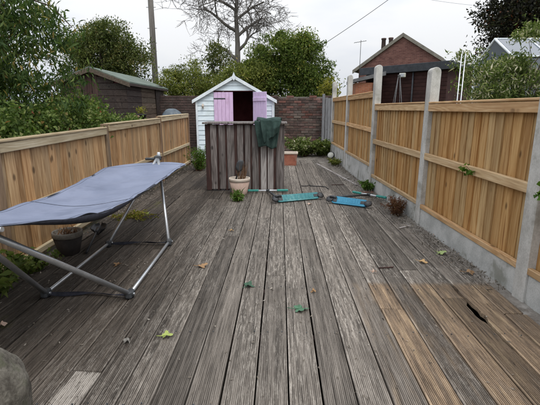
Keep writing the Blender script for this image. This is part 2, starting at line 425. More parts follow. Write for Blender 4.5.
# ------------------------------------------------------------------ mesh helpers
class MB:
    def __init__(s):
        s.v = []
        s.f = []
        s.sm = []

    def add(s, vs_, fs, smooth=False):
        o = len(s.v)
        s.v += [tuple(x) for x in vs_]
        s.f += [tuple(i + o for i in f) for f in fs]
        s.sm += [smooth] * len(fs)
        return s

    def box(s, lo, hi, mat=None):
        x0, y0, z0 = lo
        x1, y1, z1 = hi
        v = [(x0, y0, z0), (x1, y0, z0), (x1, y1, z0), (x0, y1, z0), (x0, y0, z1), (x1, y0, z1), (x1, y1, z1), (x0, y1, z1)]
        if mat is not None:
            v = [mat @ Vector(p) for p in v]
        return s.add(v, [(3, 2, 1, 0), (4, 5, 6, 7), (0, 1, 5, 4), (1, 2, 6, 5), (2, 3, 7, 6), (3, 0, 4, 7)])

    def cbox(s, lo, hi, c=0.006, mat=None):
        """box with chamfered edges"""
        lo, hi = Vector(lo), Vector(hi)
        m, h = (lo + hi) / 2, (hi - lo) / 2
        c = min(c, min(h) * 0.8)
        vs_, idx = [], {}
        for ax in range(3):
            for sx in (-1, 1):
                for sy in (-1, 1):
                    for sz in (-1, 1):
                        sg = (sx, sy, sz)
                        p = [sg[i] * (h[i] - (0 if i == ax else c)) for i in range(3)]
                        idx[(ax,) + sg] = len(vs_)
                        q = m + Vector(p)
                        vs_.append(mat @ q if mat is not None else q)
        fs = []
        for ax in range(3):
            a, b = (ax + 1) % 3, (ax + 2) % 3
            for sg in (-1, 1):
                q = []
                for (p, r) in ((-1, -1), (1, -1), (1, 1), (-1, 1)):
                    t = [0, 0, 0]
                    t[ax], t[a], t[b] = sg, p, r
                    q.append(idx[(ax,) + tuple(t)])
                fs.append(tuple(q if sg > 0 else q[::-1]))
        for ax in range(3):
            a, b = (ax + 1) % 3, (ax + 2) % 3
            for sa in (-1, 1):
                for sb in (-1, 1):
                    q = []
                    for face, e in ((a, -1), (a, 1), (b, 1), (b, -1)):
                        t = [0, 0, 0]
                        t[a], t[b], t[ax] = sa, sb, e
                        q.append(idx[(face,) + tuple(t)])
                    fs.append(tuple(q if sa * sb < 0 else q[::-1]))
        for sx in (-1, 1):
            for sy in (-1, 1):
                for sz in (-1, 1):
                    q = [idx[(ax, sx, sy, sz)] for ax in range(3)]
                    fs.append(tuple(q if sx * sy * sz > 0 else q[::-1]))
        return s.add(vs_, fs)

    def tube(s, pts, rad, n=8, cap=True, smooth=True):
        pts = [Vector(p) for p in pts]
        if not hasattr(rad, '__len__'):
            rad = [rad] * len(pts)
        vs_, fs = [], []
        ref = None
        for i, p in enumerate(pts):
            d = (pts[min(i + 1, len(pts) - 1)] - pts[max(i - 1, 0)])
            d = d.normalized() if d.length > 1e-9 else Vector((0, 0, 1))
            if ref is None:
                ref = d.orthogonal().normalized()
            ref = (ref - d * ref.dot(d))
            ref = ref.normalized() if ref.length > 1e-6 else d.orthogonal().normalized()
            b = d.cross(ref)
            for k in range(n):
                a = 2 * math.pi * k / n
                vs_.append(p + (ref * math.cos(a) + b * math.sin(a)) * rad[i])
        for i in range(len(pts) - 1):
            for k in range(n):
                k2 = (k + 1) % n
                fs.append((i * n + k, i * n + k2, (i + 1) * n + k2, (i + 1) * n + k))
        s.add(vs_, fs, smooth)
        if cap:
            o = len(s.v) - len(vs_)
            s.f.append(tuple(o + k for k in range(n))[::-1])
            s.f.append(tuple(o + (len(pts) - 1) * n + k for k in range(n)))
            s.sm += [False, False]
        return s

    def lathe(s, prof, n=24, centre=(0, 0, 0), mat=None, smooth=True):
        vs_, fs = [], []
        cx, cy, cz = centre
        for r, z in prof:
            for k in range(n):
                a = 2 * math.pi * k / n
                p = Vector((cx + r * math.cos(a), cy + r * math.sin(a), cz + z))
                vs_.append(mat @ p if mat is not None else p)
        for i in range(len(prof) - 1):
            for k in range(n):
                k2 = (k + 1) % n
                fs.append((i * n + k, i * n + k2, (i + 1) * n + k2, (i + 1) * n + k))
        fs.append(tuple(range(n))[::-1])
        fs.append(tuple((len(prof) - 1) * n + k for k in range(n)))
        return s.add(vs_, fs, smooth)

    def prism(s, poly, a, b, axis='y', mat=None):
        """polygon (u,v) extruded from a to b; axis y: u=x v=z; axis x: u=y v=z; axis z: u=x v=y"""
        def P(u, v, t):
            p = {'y': (u, t, v), 'x': (t, u, v), 'z': (u, v, t)}[axis]
            return mat @ Vector(p) if mat is not None else p
        n = len(poly)
        vs_ = [P(u, v, a) for u, v in poly] + [P(u, v, b) for u, v in poly]
        fs = [tuple(range(n)), tuple(range(2 * n - 1, n - 1, -1))]
        fs += [(i, i + n, (i + 1) % n + n, (i + 1) % n) for i in range(n)]
        return s.add(vs_, fs)

    def grid(s, rows, smooth=True):
        nr, nc = len(rows), len(rows[0])
        v = [p for r in rows for p in r]
        f = [(i * nc + j, i * nc + j + 1, (i + 1) * nc + j + 1, (i + 1) * nc + j) for i in range(nr - 1) for j in range(nc - 1)]
        return s.add(v, f, smooth)

    def mesh(s, name, mat):
        me = bpy.data.meshes.new(name)
        me.from_pydata(s.v, [], s.f)
        me.polygons.foreach_set('use_smooth', s.sm)
        if mat is not None:
            me.materials.append(M[mat] if isinstance(mat, str) else mat)
        me.update()
        return me


def fixn(me):
    import bmesh
    bm = bmesh.new()
    bm.from_mesh(me)
    bmesh.ops.recalc_face_normals(bm, faces=bm.faces)
    bm.to_mesh(me)
    bm.free()
    return me

def link(name, data, parent=None, loc=None, rot=None):
    o = bpy.data.objects.new(name, data)
    C.objects.link(o)
    if parent is not None:
        o.parent = parent
    if loc is not None:
        o.location = loc
    if rot is not None:
        o.rotation_euler = rot
    return o

def part(name, mb, mat, parent=None, loc=None, rot=None, label=None, fix=True):
    me = mb.mesh(name, mat)
    if fix:
        fixn(me)
    o = link(name, me, parent, loc, rot)
    if label:
        o['label'] = label
    return o

def tag(o, label, cat, group=None, kind=None):
    if label:
        o['label'] = label
    if cat:
        o['category'] = cat
    if group:
        o['group'] = group
    if kind:
        o['kind'] = kind
    return o

def thing(name, label, cat, loc=(0, 0, 0), rz=0.0, group=None):
    return tag(link(name, None, None, loc, (0, 0, rz)), label, cat, group)

def struct(name, mb, mat, parent=None):
    o = part(name, mb, mat, parent)
    o['kind'] = 'structure'
    return o

def solidify(o, th, off=-1):
    m = o.modifiers.new('thickness', 'SOLIDIFY')
    m.thickness = th
    m.offset = off
    return o

# ------------------------------------------------------------------ foliage helpers
def leaf_mesh(name, pts, length, width, mat, rng, droop=0.3, tone=None, spread=1.0, dirs=None, fold=0.25):
    """one mesh of small folded leaves at the given points"""
    P = np.asarray(pts, float)
    n = len(P)
    d = rng.normal(size=(n, 3)) * spread
    if dirs is not None:
        d = d * 0.6 + np.asarray(dirs)
    d[:, 2] -= droop * 1.6
    d /= np.linalg.norm(d, axis=1)[:, None] + 1e-9
    up = rng.normal(size=(n, 3)) * 0.6
    up[:, 2] += 0.9
    sd = np.cross(d, up)
    sd /= np.linalg.norm(sd, axis=1)[:, None] + 1e-9
    nn = np.cross(sd, d)
    L = length * np.clip(rng.lognormal(-0.05, 0.32, n), 0.4, 1.8)[:, None]
    W = width * rng.uniform(0.7, 1.25, n)[:, None]
    base = P - d * L * 0.5
    tip = P + d * L * 0.5 - nn * L * 0.08
    mid = P - d * L * 0.06
    a = mid + sd * W * 0.5 + nn * W * fold
    b = mid - sd * W * 0.5 + nn * W * fold
    V = np.stack([base, a, tip, b], 1).reshape(-1, 3)
    me = bpy.data.meshes.new(name)
    me.vertices.add(4 * n)
    me.vertices.foreach_set('co', V.ravel())
    idx = np.arange(4 * n).reshape(n, 4)
    F = np.stack([idx[:, [0, 1, 2]], idx[:, [0, 2, 3]]], 1).reshape(-1)
    me.loops.add(6 * n)
    me.polygons.add(2 * n)
    me.loops.foreach_set('vertex_index', F.astype(np.int32))
    me.polygons.foreach_set('loop_start', np.arange(0, 6 * n, 3, dtype=np.int32))
    t = rng.beta(2.0, 2.4, n) if tone is None else np.clip(tone, 0, 1)
    at = me.attributes.new('tone', 'FLOAT', 'FACE')
    at.data.foreach_set('value', np.repeat(t, 2).astype(np.float32))
    me.materials.append(M[mat])
    me.update()
    me.validate()
    return me

def clump_points(rng, lobes, nclump, per, cr):
    """clump centres spread through the lobes' volume (outer part favoured), leaves gathered round them"""
    vol = np.array([l[1][0] * l[1][1] * l[1][2] for l in lobes])
    pick = rng.choice(len(lobes), nclump, p=vol / vol.sum())
    cen = np.array([lobes[i][0] for i in pick], float)
    rad = np.array([lobes[i][1] for i in pick], float)
    d = rng.normal(size=(nclump, 3))
    d /= np.linalg.norm(d, axis=1)[:, None]
    r = rng.uniform(0.1, 1.0, nclump) ** 0.45 * rng.uniform(0.86, 1.1, nclump)
    cc = cen + d * rad * r[:, None]
    k = np.maximum(1, (per * rng.uniform(0.4, 1.6, nclump)).astype(int))
    src = np.repeat(np.arange(nclump), k)
    sz = cr * rng.uniform(0.55, 1.4, nclump)
    off = np.clip(rng.normal(size=(len(src), 3)), -1.7, 1.7) * sz[src][:, None] * np.array([1, 1, 0.75])
    tone_c = rng.normal(0, 0.19, nclump)
    return cc, cc[src] + off, tone_c[src]

def limb_path(a, b, rng, n=5, wob=0.08):
    a, b = np.asarray(a, float), np.asarray(b, float)
    L = np.linalg.norm(b - a)
    pts = []
    for i in range(n + 1):
        t = i / n
        p = a + (b - a) * t
        p = p + np.array([0, 0, 0.16 * L * math.sin(math.pi * t) * (0.6)])
        if 0 < i < n:
            p = p + rng.normal(size=3) * wob * L * 0.4
        pts.append(p)
    return pts

def tree(name, label, cat, base, height, trunk_r, lobes, nclump, per, cr, leaf, mat, seed, bark='bark', group=None, droop=0.3, nlimb=14, twigs=0):
    rng = np.random.default_rng(seed)
    base = np.asarray(base, float)
    lob = [(np.asarray(c, float) - base, r) for c, r in lobes]
    root = thing(name, label, cat, tuple(base), 0, group)
    cc, pts, tn = clump_points(rng, lob, nclump, per, cr)
    tn = tn[pts[:, 2] > 0.02]
    pts = pts[pts[:, 2] > 0.02]
    n = len(pts)
    tone = np.clip(rng.beta(2.0, 2.4, n) + np.clip(tn, -0.3, 0.22) * (0.7 if 'ivy' in mat else 1.0), 0, 1)
    link('crown', leaf_mesh('crown', pts, leaf[0], leaf[1], mat, rng, droop, tone), root)
    mb = MB()
    top = np.array([0, 0, height * 0.8])
    tp = [np.array([rng.normal(0, 0.02) * height * t, rng.normal(0, 0.02) * height * t, height * 0.8 * t]) for t in np.linspace(0, 1, 7)]
    mb.tube(tp, [trunk_r * (1.15 - 0.85 * t) for t in np.linspace(0, 1, 7)], 9)
    sel = rng.choice(len(cc), min(nlimb, len(cc)), replace=False)
    for i in sel:
        t = rng.uniform(0.3, 0.95)
        st = tp[int(t * 6)]
        mb.tube(limb_path(st, cc[i], rng), [trunk_r * (0.38 - 0.33 * k / 5) for k in range(6)], 5, False)
    if twigs:
        for i in rng.choice(len(cc), min(twigs, len(cc)), replace=False):
            j = np.argmin(np.linalg.norm(cc[sel] - cc[i], axis=1))
            mb.tube(limb_path(cc[sel][j] * 0.6 + st * 0.4, cc[i], rng, 4), [trunk_r * 0.13 - trunk_r * 0.022 * k for k in range(5)], 4, False)
    part('trunk', mb, bark, root, fix=False)
    return root

# ================================================================== THE SETTING
b = MB()
b.add([(-250, -60, -0.2), (250, -60, -0.2), (250, 400, -0.2), (-250, 400, -0.2)], [(0, 1, 2, 3)])
struct('ground', b, 'grass')
b = MB()
b.add([(-2.3, -1.2, -0.19), (1.9, -1.2, -0.19), (1.9, 10.4, -0.19), (-2.3, 10.4, -0.19)], [(0, 1, 2, 3)])
struct('earth_under_deck', b, 'under')

rs = random.Random(5)
nr = np.random.default_rng(11)

def strip(name, mat, x0, x1, y0, y1, z, amp, nx, ny, seed):
    g2 = np.random.default_rng(seed)
    rows = []
    for i in range(ny + 1):
        y = y0 + (y1 - y0) * i / ny
        rows.append([(x0(y) + (x1(y) - x0(y)) * j / nx, y, (z + g2.normal(0, amp)) if 0 < j < nx else z - 0.03) for j in range(nx + 1)])
    m = MB()
    m.grid(rows)
    return struct(name, m, mat)

def fence_x(y):
    return 1.622 - 0.045 * (min(y, 6.5) - 2.6) - 0.02 * max(0.0, y - 6.5)

strip('soil_strip', 'soil', lambda y: 1.38 - (max(0, y - 5.5) * 0.125), lambda y: fence_x(y) + 0.06, 0.3, 12.2, -0.016, 0.004, 8, 150, 3)
strip('soil_strip', 'mossy_soil', lambda y: -2.2, lambda y: -2.02, 0.2, 9.6, -0.012, 0.010, 5, 120, 4)
b = MB()
b.add([(-2.6, 10.15, -0.03), (1.55, 10.15, -0.03), (1.55, 12.4, -0.03), (-2.6, 12.4, -0.03)], [(0, 1, 2, 3)])
struct('back_yard_soil', b, 'soil')

# ------------------------------------------------------------------ deck boards
deck = link('deck', None)
deck['kind'] = 'structure'
PITCH, BW = 0.1515, 0.1425

def deck_board(x0, w_, y0, y1, bites=None, dense=None):
    ng = 15
    prof = [(0.0, -0.027), (0.0, -0.003)]
    m0 = 0.006
    gp = (w_ - 2 * m0) / ng
    for i in range(ng):
        a = m0 + i * gp
        prof += [(a, 0.0), (a + gp * 0.46, 0.0), (a + gp * 0.58, -0.0048), (a + gp * 0.88, -0.0048)]
    prof += [(w_ - m0, 0.0), (w_, -0.003), (w_, -0.027)]
    L = y1 - y0
    ys = list(np.linspace(0, L, max(2, int(L / 0.45)) + 1))
    if dense:
        ys = sorted(set(ys + list(np.arange(dense[0] - y0, dense[1] - y0, 0.02))))
        ys = [y for y in ys if 0 <= y <= L]
    ph, q = rs.uniform(0, 6), rs.uniform(0.6, 1.5)
    tilt = rs.gauss(0, 0.0022)
    rows = []
    for y in ys:
        dx = 0.0016 * math.sin(q * y + ph)
        dz = 0.0016 * math.sin(1.7 * q * y + ph * 2)
        lo, hi = (0, w_)
        if bites:
            lo, hi = bites(y + y0, w_)
        row = []
        for x, z in prof:
            xc = min(max(x, lo), hi)
            row.append((xc + dx, y, z + dz + tilt * (x / w_ - 0.5) * 2))
        rows.append(row)
    m = MB()
    m.grid(rows, False)
    n = len(prof)
    o0 = (len(rows) - 1) * n
    m.f.append(tuple(range(n))[::-1])
    m.f.append(tuple(o0 + i for i in range(n)))
    m.sm += [False, False]
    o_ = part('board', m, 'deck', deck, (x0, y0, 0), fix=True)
    o_.color = (warmth.get(round((x0 - 0.0515) / PITCH), rs.random()), rs.uniform(0.1, 0.95), tones.get(round((x0 - 0.0515) / PITCH), rs.random()) if y0 < 2 or (y0 < 2.5 and x0 > 1) else rs.random(), 1)
    return o_

warmth = {3: 0.28, 4: 0.85, 5: 0.40, 6: 0.95, 7: 0.72, 8: 0.9, 9: 0.8}
tones = {3: 0.75, 4: 0.9, 5: 0.15, 6: 0.85, 7: 0.0, 8: 0.8, 9: 0.5}
brk = np.random.default_rng(4)
jagA = brk.uniform(0, 1, 400)
def jag(y, k):
    i = int(y / 0.055) + k * 70
    t = (y / 0.055 - int(y / 0.055)) ** (0.35 if i % 2 else 2.5)
    return jagA[i] * (1 - t) + jagA[i + 1] * t
def env(y, a, c):
    return max(0.0, min(1.0, (y - a) / 0.12, (c - y) / 0.25))
def bite_r(y, w_):
    return 0.0, w_ - 0.036 * jag(y, 1) * env(y, 1.95, 2.80)
def bite_l(y, w_):
    return 0.018 * jag(y, 2) * env(y, 2.2, 2.85), w_
def bite_end(y, w_):
    return 0.0, w_ - 0.03 * jag(y, 3)

cuts = {-14: [5.9], -13: [4.1, 7.9], -12: [2.9, 5.87], -11: [5.87], -10: [6.3, 8.6], -9: [5.0], -8: [3.5, 7.0], -7: [1.725, 5.6], -6: [4.9, 8.2], -5: [6.8], -4: [3.9],
        -3: [6.2], -2: [4.62, 8.4], -1: [2.92, 6.9], 0: [5.2], 1: [3.8, 7.7], 2: [6.05], 3: [4.4, 8.0], 4: [2.4, 6.05], 5: [5.3], 6: [3.05, 7.2], 7: [2.56, 5.0], 8: [4.4]}
for k in range(-14, 10):
    x0 = 0.0475 + k * PITCH + 0.004 + rs.gauss(0, 0.0012)
    y_end = 10.25 + rs.uniform(-0.05, 0.05)
    if k == 6: y_end = 8.8
    if k == 7: y_end = 7.7
    if k == 8: y_end = 6.3
    if k == 9:
        deck_board(x0, BW, 2.36, 4.15, bite_end)
        deck_board(x0, BW - 0.01, -0.6, 2.345)
        continue
    ys = [-0.6] + [c for c in cuts.get(k, []) if c < y_end - 0.4] + [y_end]
    for i in range(len(ys) - 1):
        bt, dn = None, None
        if k == 7 and ys[i] < 2.7:
            bt, dn = bite_r, (1.9, 2.9)
        if k == 8 and i == 0:
            bt, dn = bite_l, (2.1, 2.9)
        deck_board(x0, BW + rs.gauss(0, 0.0008), ys[i] + (0.004 if i else 0), ys[i + 1] - 0.004, bt, dn)
jm = MB().cbox((-2.1, -0.0235, -0.12), (1.58, 0.0235, 0), 0.003).mesh('joist', 'dark_plank')
for y in np.arange(-0.3, 10.3, 0.6):
    link('joist', jm, deck, (0, y, -0.0275))
# screw heads, two per board at each joist, near half of the deck
m = MB()
for k in range(-14, 9):
    for y in np.arange(0.9, 6.4, 0.6):
        for u in (0.03, 0.113):
            cx, cy = 0.0515 + k * PITCH + u + rs.gauss(0, 0.004), y + rs.gauss(0, 0.008)
            m.add([(cx + 0.0042 * math.cos(R(60 * q)), cy + 0.0042 * math.sin(R(60 * q)), zz) for zz in (-0.004, 0.0012) for q in range(6)],
                  [(6, 7, 8, 9, 10, 11)] + [(q, (q + 1) % 6, (q + 1) % 6 + 6, q + 6) for q in range(6)])
o = part('screw_heads', m, 'dark_grey', deck)
o['kind'] = 'stuff'
# pale edging strip along the deck's far right side
b = MB().cbox((-0.024, 0, -0.03), (0.024, 2.75, 0.012), 0.004)
part('edging_strip', b, 'pale_plank', deck, (1.30, 6.75, 0.0), (0, 0, R(9.0)))

# ------------------------------------------------------------------ right fence
fr = thing('wooden_fence', 'golden board fence panels between grey concrete posts on the right', 'fence', (1.6, 2.45, 0))
fr_inv = Vector((1.6, 2.45, 0))
posts_r = [(0.62, 1.69), (2.60, 1.70), (4.45, 1.67), (6.50, 1.90), (8.85, 1.94), (10.95, 1.94)]

def post_mesh(h):
    w_, d_ = 0.105, 0.125
    prof = [(-w_ / 2 + 0.012, -0.15)]
    poly = [(-w_ / 2, -0.2), (-w_ / 2, h - 0.05)]
    for i in range(1, 8):
        a = math.pi - math.pi * i / 8
        poly.append((w_ / 2 * math.cos(a), h - 0.05 + 0.05 * math.sin(a)))
    poly += [(w_ / 2, h - 0.05), (w_ / 2, -0.2)]
    m = MB()
    # chamfered body: three lofted outlines through the depth
    outs = []
    for yy, k in ((-d_ / 2, 0.86), (-d_ / 2 + 0.012, 1.0), (d_ / 2 - 0.012, 1.0), (d_ / 2, 0.86)):
        outs.append([(u * k, yy, v if v < h - 0.06 else h - 0.06 + (v - h + 0.06) * (0.5 + 0.5 * k)) for u, v in poly])
    n = len(poly)
    v = [p for o_ in outs for p in o_]
    f = [(i * n + j, i * n + (j + 1) % n, (i + 1) * n + (j + 1) % n, (i + 1) * n + j) for i in range(3) for j in range(n)]
    f += [tuple(range(n))[::-1], tuple(3 * n + j for j in range(n))]
    m.add(v, f)
    me = m.mesh('concrete_post', 'concrete')
    return fixn(me)

for y, h in posts_r:
    o = link('concrete_post', post_mesh(h), fr, Vector((fence_x(y) + 0.055, y, 0)) - fr_inv)
    o.rotation_euler = (R(rs.gauss(0, 0.4)), R(rs.gauss(0, 0.5)), R(1.1))
    m = MB().prism([(-0.006, 0.0), (0.006, 0.0), (0.006, h - 0.14), (-0.006, h - 0.14)], -0.0665, -0.0625, 'y')

def feather_mesh(name, h, w_, mat, vary=0):
    m = MB()
    m.prism([(0, -0.010), (w_, 0.001), (w_, 0.008), (0, 0.008)], 0, h, 'z', Matrix(((0, 1, 0, 0), (1, 0, 0, 0), (0, 0, 1, 0), (0, 0, 0, 1))))
    return fixn(m.mesh(name, mat))

def fence_panel(root, inv, name, x0, y0, x1, y1, zb, zt, rails, mb_, mr, pitch, face, cap):
    """panel from (x0,y0) to (x1,y1); local +y runs along it; face = side of the rails (-1: towards -x)"""
    L = math.hypot(x1 - x0, y1 - y0)
    e = link(name, None, root, Vector((x0, y0, 0)) - inv)
    e.rotation_euler = (0, 0, math.atan2(-(x1 - x0), (y1 - y0)))
    n = int(round(L / pitch))
    p = L / n
    hs = [feather_mesh('board', zt - zb - d, p + 0.016, mb_) for d in (0.0, 0.006, 0.012)]
    for i in range(n):
        o = link('board', hs[rs.randrange(3)], e, (rs.gauss(0, 0.0015) + (0.002 if i % 2 else 0), i * p - 0.008, zb + rs.uniform(0, 0.006)))
        o.rotation_euler = (R(rs.gauss(0, 0.15)), 0, R(rs.gauss(0, 0.5)))
    for (z, hgt, th, skew) in rails:
        m = MB().cbox((0, 0.0, 0), (th, L, hgt), 0.004)
        xx = -th - 0.014 if face < 0 else 0.0115
        o = link('rail', fixn(m.mesh('rail', mr)), e, (xx, 0.0, z))
        o.rotation_euler = (R(skew), 0, 0)
    if cap:
        m = MB().cbox((-0.052 if face < 0 else -0.03, 0, 0), (0.03 if face < 0 else 0.052, L, 0.02), 0.005)
        link('capping', fixn(m.mesh('capping', mr)), e, (0, 0, zt + 0.002))
    return e

pr_ = [(0, 1, 0.19, 1.305), (1, 2, 0.185, 1.30), (2, 3, 0.20, 1.305), (3, 4, 0.34, 1.50), (4, 5, 0.36, 1.51)]
for i, j, zb, zt in pr_:
    ya, yb = posts_r[i][0] + 0.058, posts_r[j][0] - 0.058
    xa, xb = fence_x(ya) + 0.058, fence_x(yb) + 0.058
    rails = [(zb - 0.004, 0.045, 0.036, 0.0), ((zb + zt) / 2 - 0.035, 0.07, 0.036, rs.gauss(0, 0.25)), (zt - 0.074, 0.072, 0.036, 0.0)]
    fence_panel(fr, fr_inv, 'fence_panel', xa, ya, xb, yb, zb, zt, rails, 'fence_r', 'rail_r', 0.108, -1, True)
    L = math.hypot(xb - xa, yb - ya)
    m = MB().cbox((-0.026, 0, -0.15), (0.026, L, zb - 0.008), 0.008)
    o = part('gravel_board', m, 'gravel_board', fr, Vector((xa - 0.012, ya, 0)) - fr_inv)
    o.rotation_euler = (0, 0, math.atan2(-(xb - xa), (yb - ya)))

# ------------------------------------------------------------------ left fence
FX = -2.09
fl = thing('wooden_fence', 'tan close boarded fence behind the hammock, with pale capping rail', 'fence', (FX, 2.9, 0))
fl_inv = Vector((FX, 2.9, 0))
posts_l = [0.9, 2.88, 4.86, 7.07, 9.25]
tops = [0.99, 1.01, 1.065, 1.115]
for i, y in enumerate(posts_l):
    h = (tops + [1.13])[i] + (0.012 if i != 1 else 0.0)
    m = MB().cbox((-0.04, -0.04, -0.2), (0.035, 0.04, h), 0.006)
    part('post', m, 'post_l', fl, Vector((FX + 0.004, y, 0)) - fl_inv, (0, R(rs.gauss(0, 0.5)), 0))
for i in range(4):
    ya, yb = posts_l[i] + 0.042, posts_l[i + 1] - 0.042
    zt = tops[i]
    rails = [(0.04, 0.05, 0.034, 0), (0.44, 0.055, 0.034, rs.gauss(0, 0.2)), (zt - 0.078, 0.072, 0.034, 0.25)]
    e = fence_panel(fl, fl_inv, 'fence_panel', FX, ya, FX, yb, 0.01, zt - 0.004, rails, 'fence_l', 'rail_l', 0.098, 1, True)
    e.rotation_euler.x = R(0.5)

# ------------------------------------------------------------------ brick wall at the back
WY = 12.3
bw_ = thing('brick_wall', 'old soot-stained red brick garden wall across the far end, beside white shed', 'wall', (-1.0, WY, -0.2))
b = MB().box((-2.75, 0.012, 0), (2.42, 0.20, 1.80))
part('mortar_core', b, 'mortar', bw_)
bm_ = {}
for key, L in (('s', 0.213), ('h', 0.104)):
    for mt in ('brick_red', 'brick_dark', 'brick_pale'):
        m = MB().cbox((0, -0.006, 0), (L, 0.09, 0.063), 0.006)
        bm_[(key, mt)] = fixn(m.mesh('brick', mt))
far = MB()
wr = random.Random(9)
for r_ in range(25):
    z = 0.005 + r_ * 0.0735
    x = -2.74 + (0.0 if r_ % 2 else -0.112)
    while x < 2.38:
        if 0.96 < x < 2.26:
            up = r_ > 15
            mt = wr.choices(('brick_red', 'brick_dark', 'brick_pale'), (4, 4, 2.5) if up else (1.5, 5, 4))[0]
            if not (r_ == 24 and wr.random() < 0.35):
                o = link('brick', bm_[('s', mt)], bw_, (x, wr.gauss(0, 0.005), z + wr.gauss(0, 0.002)))
                o.rotation_euler = (0, 0, R(wr.gauss(0, 0.5)))
        else:
            far.cbox((x, -0.006, z), (x + 0.213, 0.09, z + 0.063), 0.006)
        x += 0.2245
o = part('brick', far, 'brick_dark', bw_)
o['kind'] = 'stuff'

# ------------------------------------------------------------------ grey side gate beside the brick wall
gt = thing('side_gate', 'narrow grey board gate with pale post, between brick wall and right fence', 'gate', (1.38, 12.05, -0.15))
part('post', MB().cbox((-0.16, -0.04, 0), (-0.09, 0.04, 1.82), 0.006), 'grey_fence', gt)
gm = fixn(MB().cbox((0, -0.011, 0), (0.074, 0.011, 1.68), 0.003).mesh('board', 'grey_fence'))
for i in range(4):
    link('board', gm, gt, (-0.075 + i * 0.08, rs.gauss(0, 0.002), 0.02 + rs.uniform(0, 0.03)))
for z in (0.3, 1.35):
    part('rail', MB().cbox((-0.08, 0.013, 0), (0.24, 0.05, 0.07), 0.004), 'grey_fence', gt, (0, 0, z))

# ------------------------------------------------------------------ white shed with pink doors
SX, SY, SZ = -1.145, 10.5, -0.04
shed = thing('garden_shed', 'white clapboard garden shed with pink double doors standing open', 'shed', (SX, SY, SZ))
HW, ZE, ZA = 0.99, 1.52, 2.07
DL, DR, DT = -0.525, 0.465, 1.72
def roofz(x):
    return ZE + (ZA - ZE) * (1 - abs(x) / HW)
def half_at(z):
    return HW if z <= ZE else max(0.0, HW * (1 - (z - ZE) / (ZA - ZE)))
row = 0.122
z = 0.03
while z < ZA - 0.06:
    z1 = min(z + row - 0.004, ZA - 0.03)
    a0, a1 = half_at(z), half_at(z1)
    segs = [(-a0, -a1, DL, DL), (DR, DR, a0, a1)] if z < DT - 0.02 else [(-a0, -a1, a0, a1)]
    zz1 = z1
    if z < DT - 0.02 and z1 > DT:
        zz1 = DT
    for (l0, l1, r0, r1) in segs:
        # shiplap: lower edge stands proud, upper edge tucked back
        v = [(l0, -0.016, z), (r0, -0.016, z), (r1, -0.004, zz1), (l1, -0.004, zz1), (l0, 0.004, z), (r0, 0.004, z), (r1, 0.004, zz1), (l1, 0.004, zz1)]
        m = MB().add(v, [(0, 1, 2, 3), (7, 6, 5, 4), (0, 4, 5, 1), (1, 5, 6, 2), (2, 6, 7, 3), (3, 7, 4, 0)])
        part('cladding_board', m, 'white_paint', shed)
    z += row
# side and back walls, floor, inside lining
part('side_wall', MB().box((-HW + 0.002, 0.006, 0), (-HW + 0.022, 1.6, ZE - 0.01)), 'white_paint', shed)
part('side_wall', MB().box((HW - 0.022, 0.006, 0), (HW - 0.002, 1.6, ZE - 0.01)), 'white_paint', shed)
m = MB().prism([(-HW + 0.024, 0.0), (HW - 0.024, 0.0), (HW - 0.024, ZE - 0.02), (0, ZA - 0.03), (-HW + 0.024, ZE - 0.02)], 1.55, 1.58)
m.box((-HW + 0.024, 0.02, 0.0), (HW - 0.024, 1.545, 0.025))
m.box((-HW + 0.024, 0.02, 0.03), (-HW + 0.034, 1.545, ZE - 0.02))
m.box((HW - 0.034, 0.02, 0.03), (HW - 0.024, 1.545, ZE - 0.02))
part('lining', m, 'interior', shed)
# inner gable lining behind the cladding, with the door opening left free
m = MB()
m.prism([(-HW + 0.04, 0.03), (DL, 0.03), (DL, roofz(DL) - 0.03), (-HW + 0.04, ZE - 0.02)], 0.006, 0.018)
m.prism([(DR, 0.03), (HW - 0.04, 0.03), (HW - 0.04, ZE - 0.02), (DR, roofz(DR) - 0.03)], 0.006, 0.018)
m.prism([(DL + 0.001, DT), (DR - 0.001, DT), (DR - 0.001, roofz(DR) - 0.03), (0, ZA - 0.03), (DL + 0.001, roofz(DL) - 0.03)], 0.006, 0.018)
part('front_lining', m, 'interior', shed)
sl_ = (ZA - ZE) / HW
m = MB()
for sgn in (-1, 1):
    ov = 1.05
    poly = [(0, ZA + 0.0), (sgn * ov, ZA - sl_ * ov), (sgn * ov, ZA - sl_ * ov + 0.02), (0, ZA + 0.022)]
    m.prism(poly, -0.06, 1.7)
roof = part('roof', m, 'felt_grey', shed)
for sgn in (-1, 1):
    ov = 1.065
    m = MB().prism([(sgn * 0.004, ZA - 0.052), (sgn * ov, ZA - sl_ * ov - 0.052), (sgn * ov, ZA - sl_ * ov + 0.03), (sgn * 0.004, ZA + 0.032)], -0.082, -0.062)
    part('bargeboard', m, 'white_trim', roof)
m = MB().prism([(0, ZA - 0.10), (0.052, ZA - 0.02), (0, ZA + 0.11), (-0.052, ZA - 0.02)], -0.097, -0.084)
part('finial', m, 'white_trim', roof)
# corner trims
for sgn in (-1, 1):
    part('corner_trim', MB().cbox((min(sgn * HW, sgn * (HW - 0.05)), -0.03, 0), (max(sgn * HW, sgn * (HW - 0.05)), -0.018, ZE - 0.03), 0.003), 'white_trim', shed)
